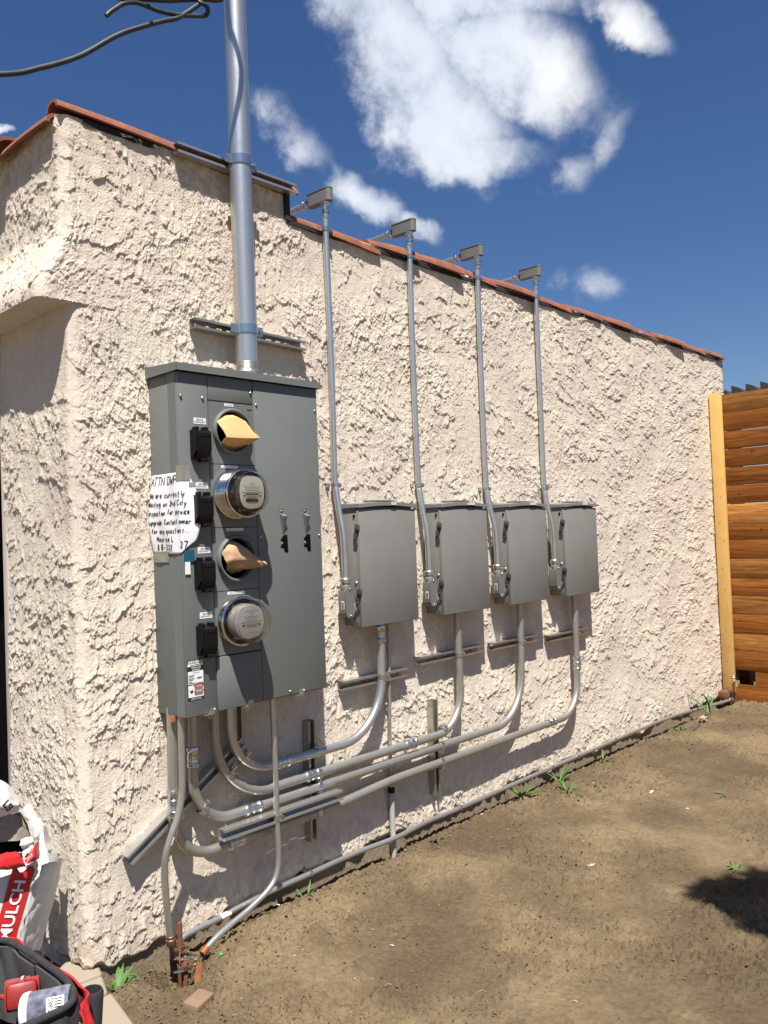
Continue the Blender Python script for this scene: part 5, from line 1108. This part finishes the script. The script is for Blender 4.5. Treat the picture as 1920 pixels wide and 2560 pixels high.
for i in range(260):
    x = 1.4+5.0*rnd.random()**1.3; y = -1.6*rnd.random()**1.5-.05; a = rnd.uniform(0, 3.14); L = rnd.uniform(.006, .028); z = gz(x, y)+.003
    mt.tube([(x,y,z),(x+L*.5*math.cos(a),y+L*.5*math.sin(a),z+.003),(x+L*math.cos(a+.4),y+L*math.sin(a+.4),z)], rnd.uniform(.0006,.0013), 4)
o = mt.build('dry_straw', 'tape', None, 0); o['kind'] = 'stuff'; o['label'] = 'bits of dry straw and root scattered on the dirt'
o = mb.build('soil_crumbs', 'pebble', None, 0); o['kind'] = 'stuff'; o['label'] = 'small brown clods scattered over the dirt'
o = ml.build('plaster_crumbs', 'plaster', None, 0); o['kind'] = 'stuff'; o['label'] = 'tiny pale crumbs of plaster scattered near the wall'
def slab(x, y, sx, sy, a, name, m, label, cat, dz=.004):
    o = MB().box(-sx/2, sx/2, -sy/2, sy/2, -.0015, .0015, 0, rot=Matrix.Rotation(R(a), 3, 'Z') @ Matrix.Rotation(R(7), 3, 'X'), at=(x, y, gz(x, y)+dz)).build(name, m, None, 0); return tag(o, label, cat)
slab(3.27,-.86,.075,.012,-30,'wood_splinter','plaster','pale splinter lying in the open dirt mid yard','splinter'); slab(4.35,-.60,.05,.012,10,'wood_splinter','plaster','pale splinter lying in the dirt nearer the fence','splinter')
slab(1.75,-.215,.012,.010,15,'plastic_scrap','green','tiny green plastic scrap beside the ground rods','plastic scrap'); slab(2.30,-.10,.016,.010,40,'plastic_scrap','green','tiny green scrap by the tall thin weed','plastic scrap')

# ------------------------------------------------------------------ tree outside the frame whose crown shades the dirt
def tree():
    t = thing('tree', (1.75,-4.05,0), 'leafy tree standing outside the frame whose shadow falls on the dirt', 'tree'); c0 = Vector((1.72,-3.80,5.5)); rnd = random.Random(4)
    b = MB(); b.tube(spline([(1.7,-4.1,-.1),(1.72,-4.05,1.5),(1.70,-4.05,3),(1.72,-4.0,5.6)], 6), .08, 12, rs=None); 
    for k in range(6): a = k*1.05; b.tube([(1.5,-4.32,4.7),(1.5+.3*math.cos(a),-4.3+.3*math.sin(a),5.2),(1.5+.5*math.cos(a),-4.3+.5*math.sin(a),5.5)], .02, 6)
    b.build('trunk', 'bark', t)
    mb = MB()
    for (cx, cy, cz, r, n) in [(0,0,0,.36,1500),(.30,-.30,.05,.38,1500),(-.18,-.26,.02,.34,1200),(.02,-.55,.0,.40,1200),(.55,-.1,.05,.3,700),(-.08,.26,0,.17,300)]:
        for i in range(n):
            while True:
                p = Vector((rnd.uniform(-1,1), rnd.uniform(-1,1), rnd.uniform(-1,1)))
                if p.length < 1: break
            p = c0+Vector((cx,cy,cz))+p*r; a = Vector((rnd.uniform(-1,1), rnd.uniform(-1,1), rnd.uniform(-.4,.4))).normalized(); q = a.cross(Vector((rnd.uniform(-1,1),rnd.uniform(-1,1),rnd.uniform(-1,1)))).normalized(); s = rnd.uniform(.03,.06)
            mb.add([p-a*s, p+q*s*.45, p+a*s, p-q*s*.45], [(0,1,2,3)])
    mb.build('crown', 'leafdark', t, 0)
tree()
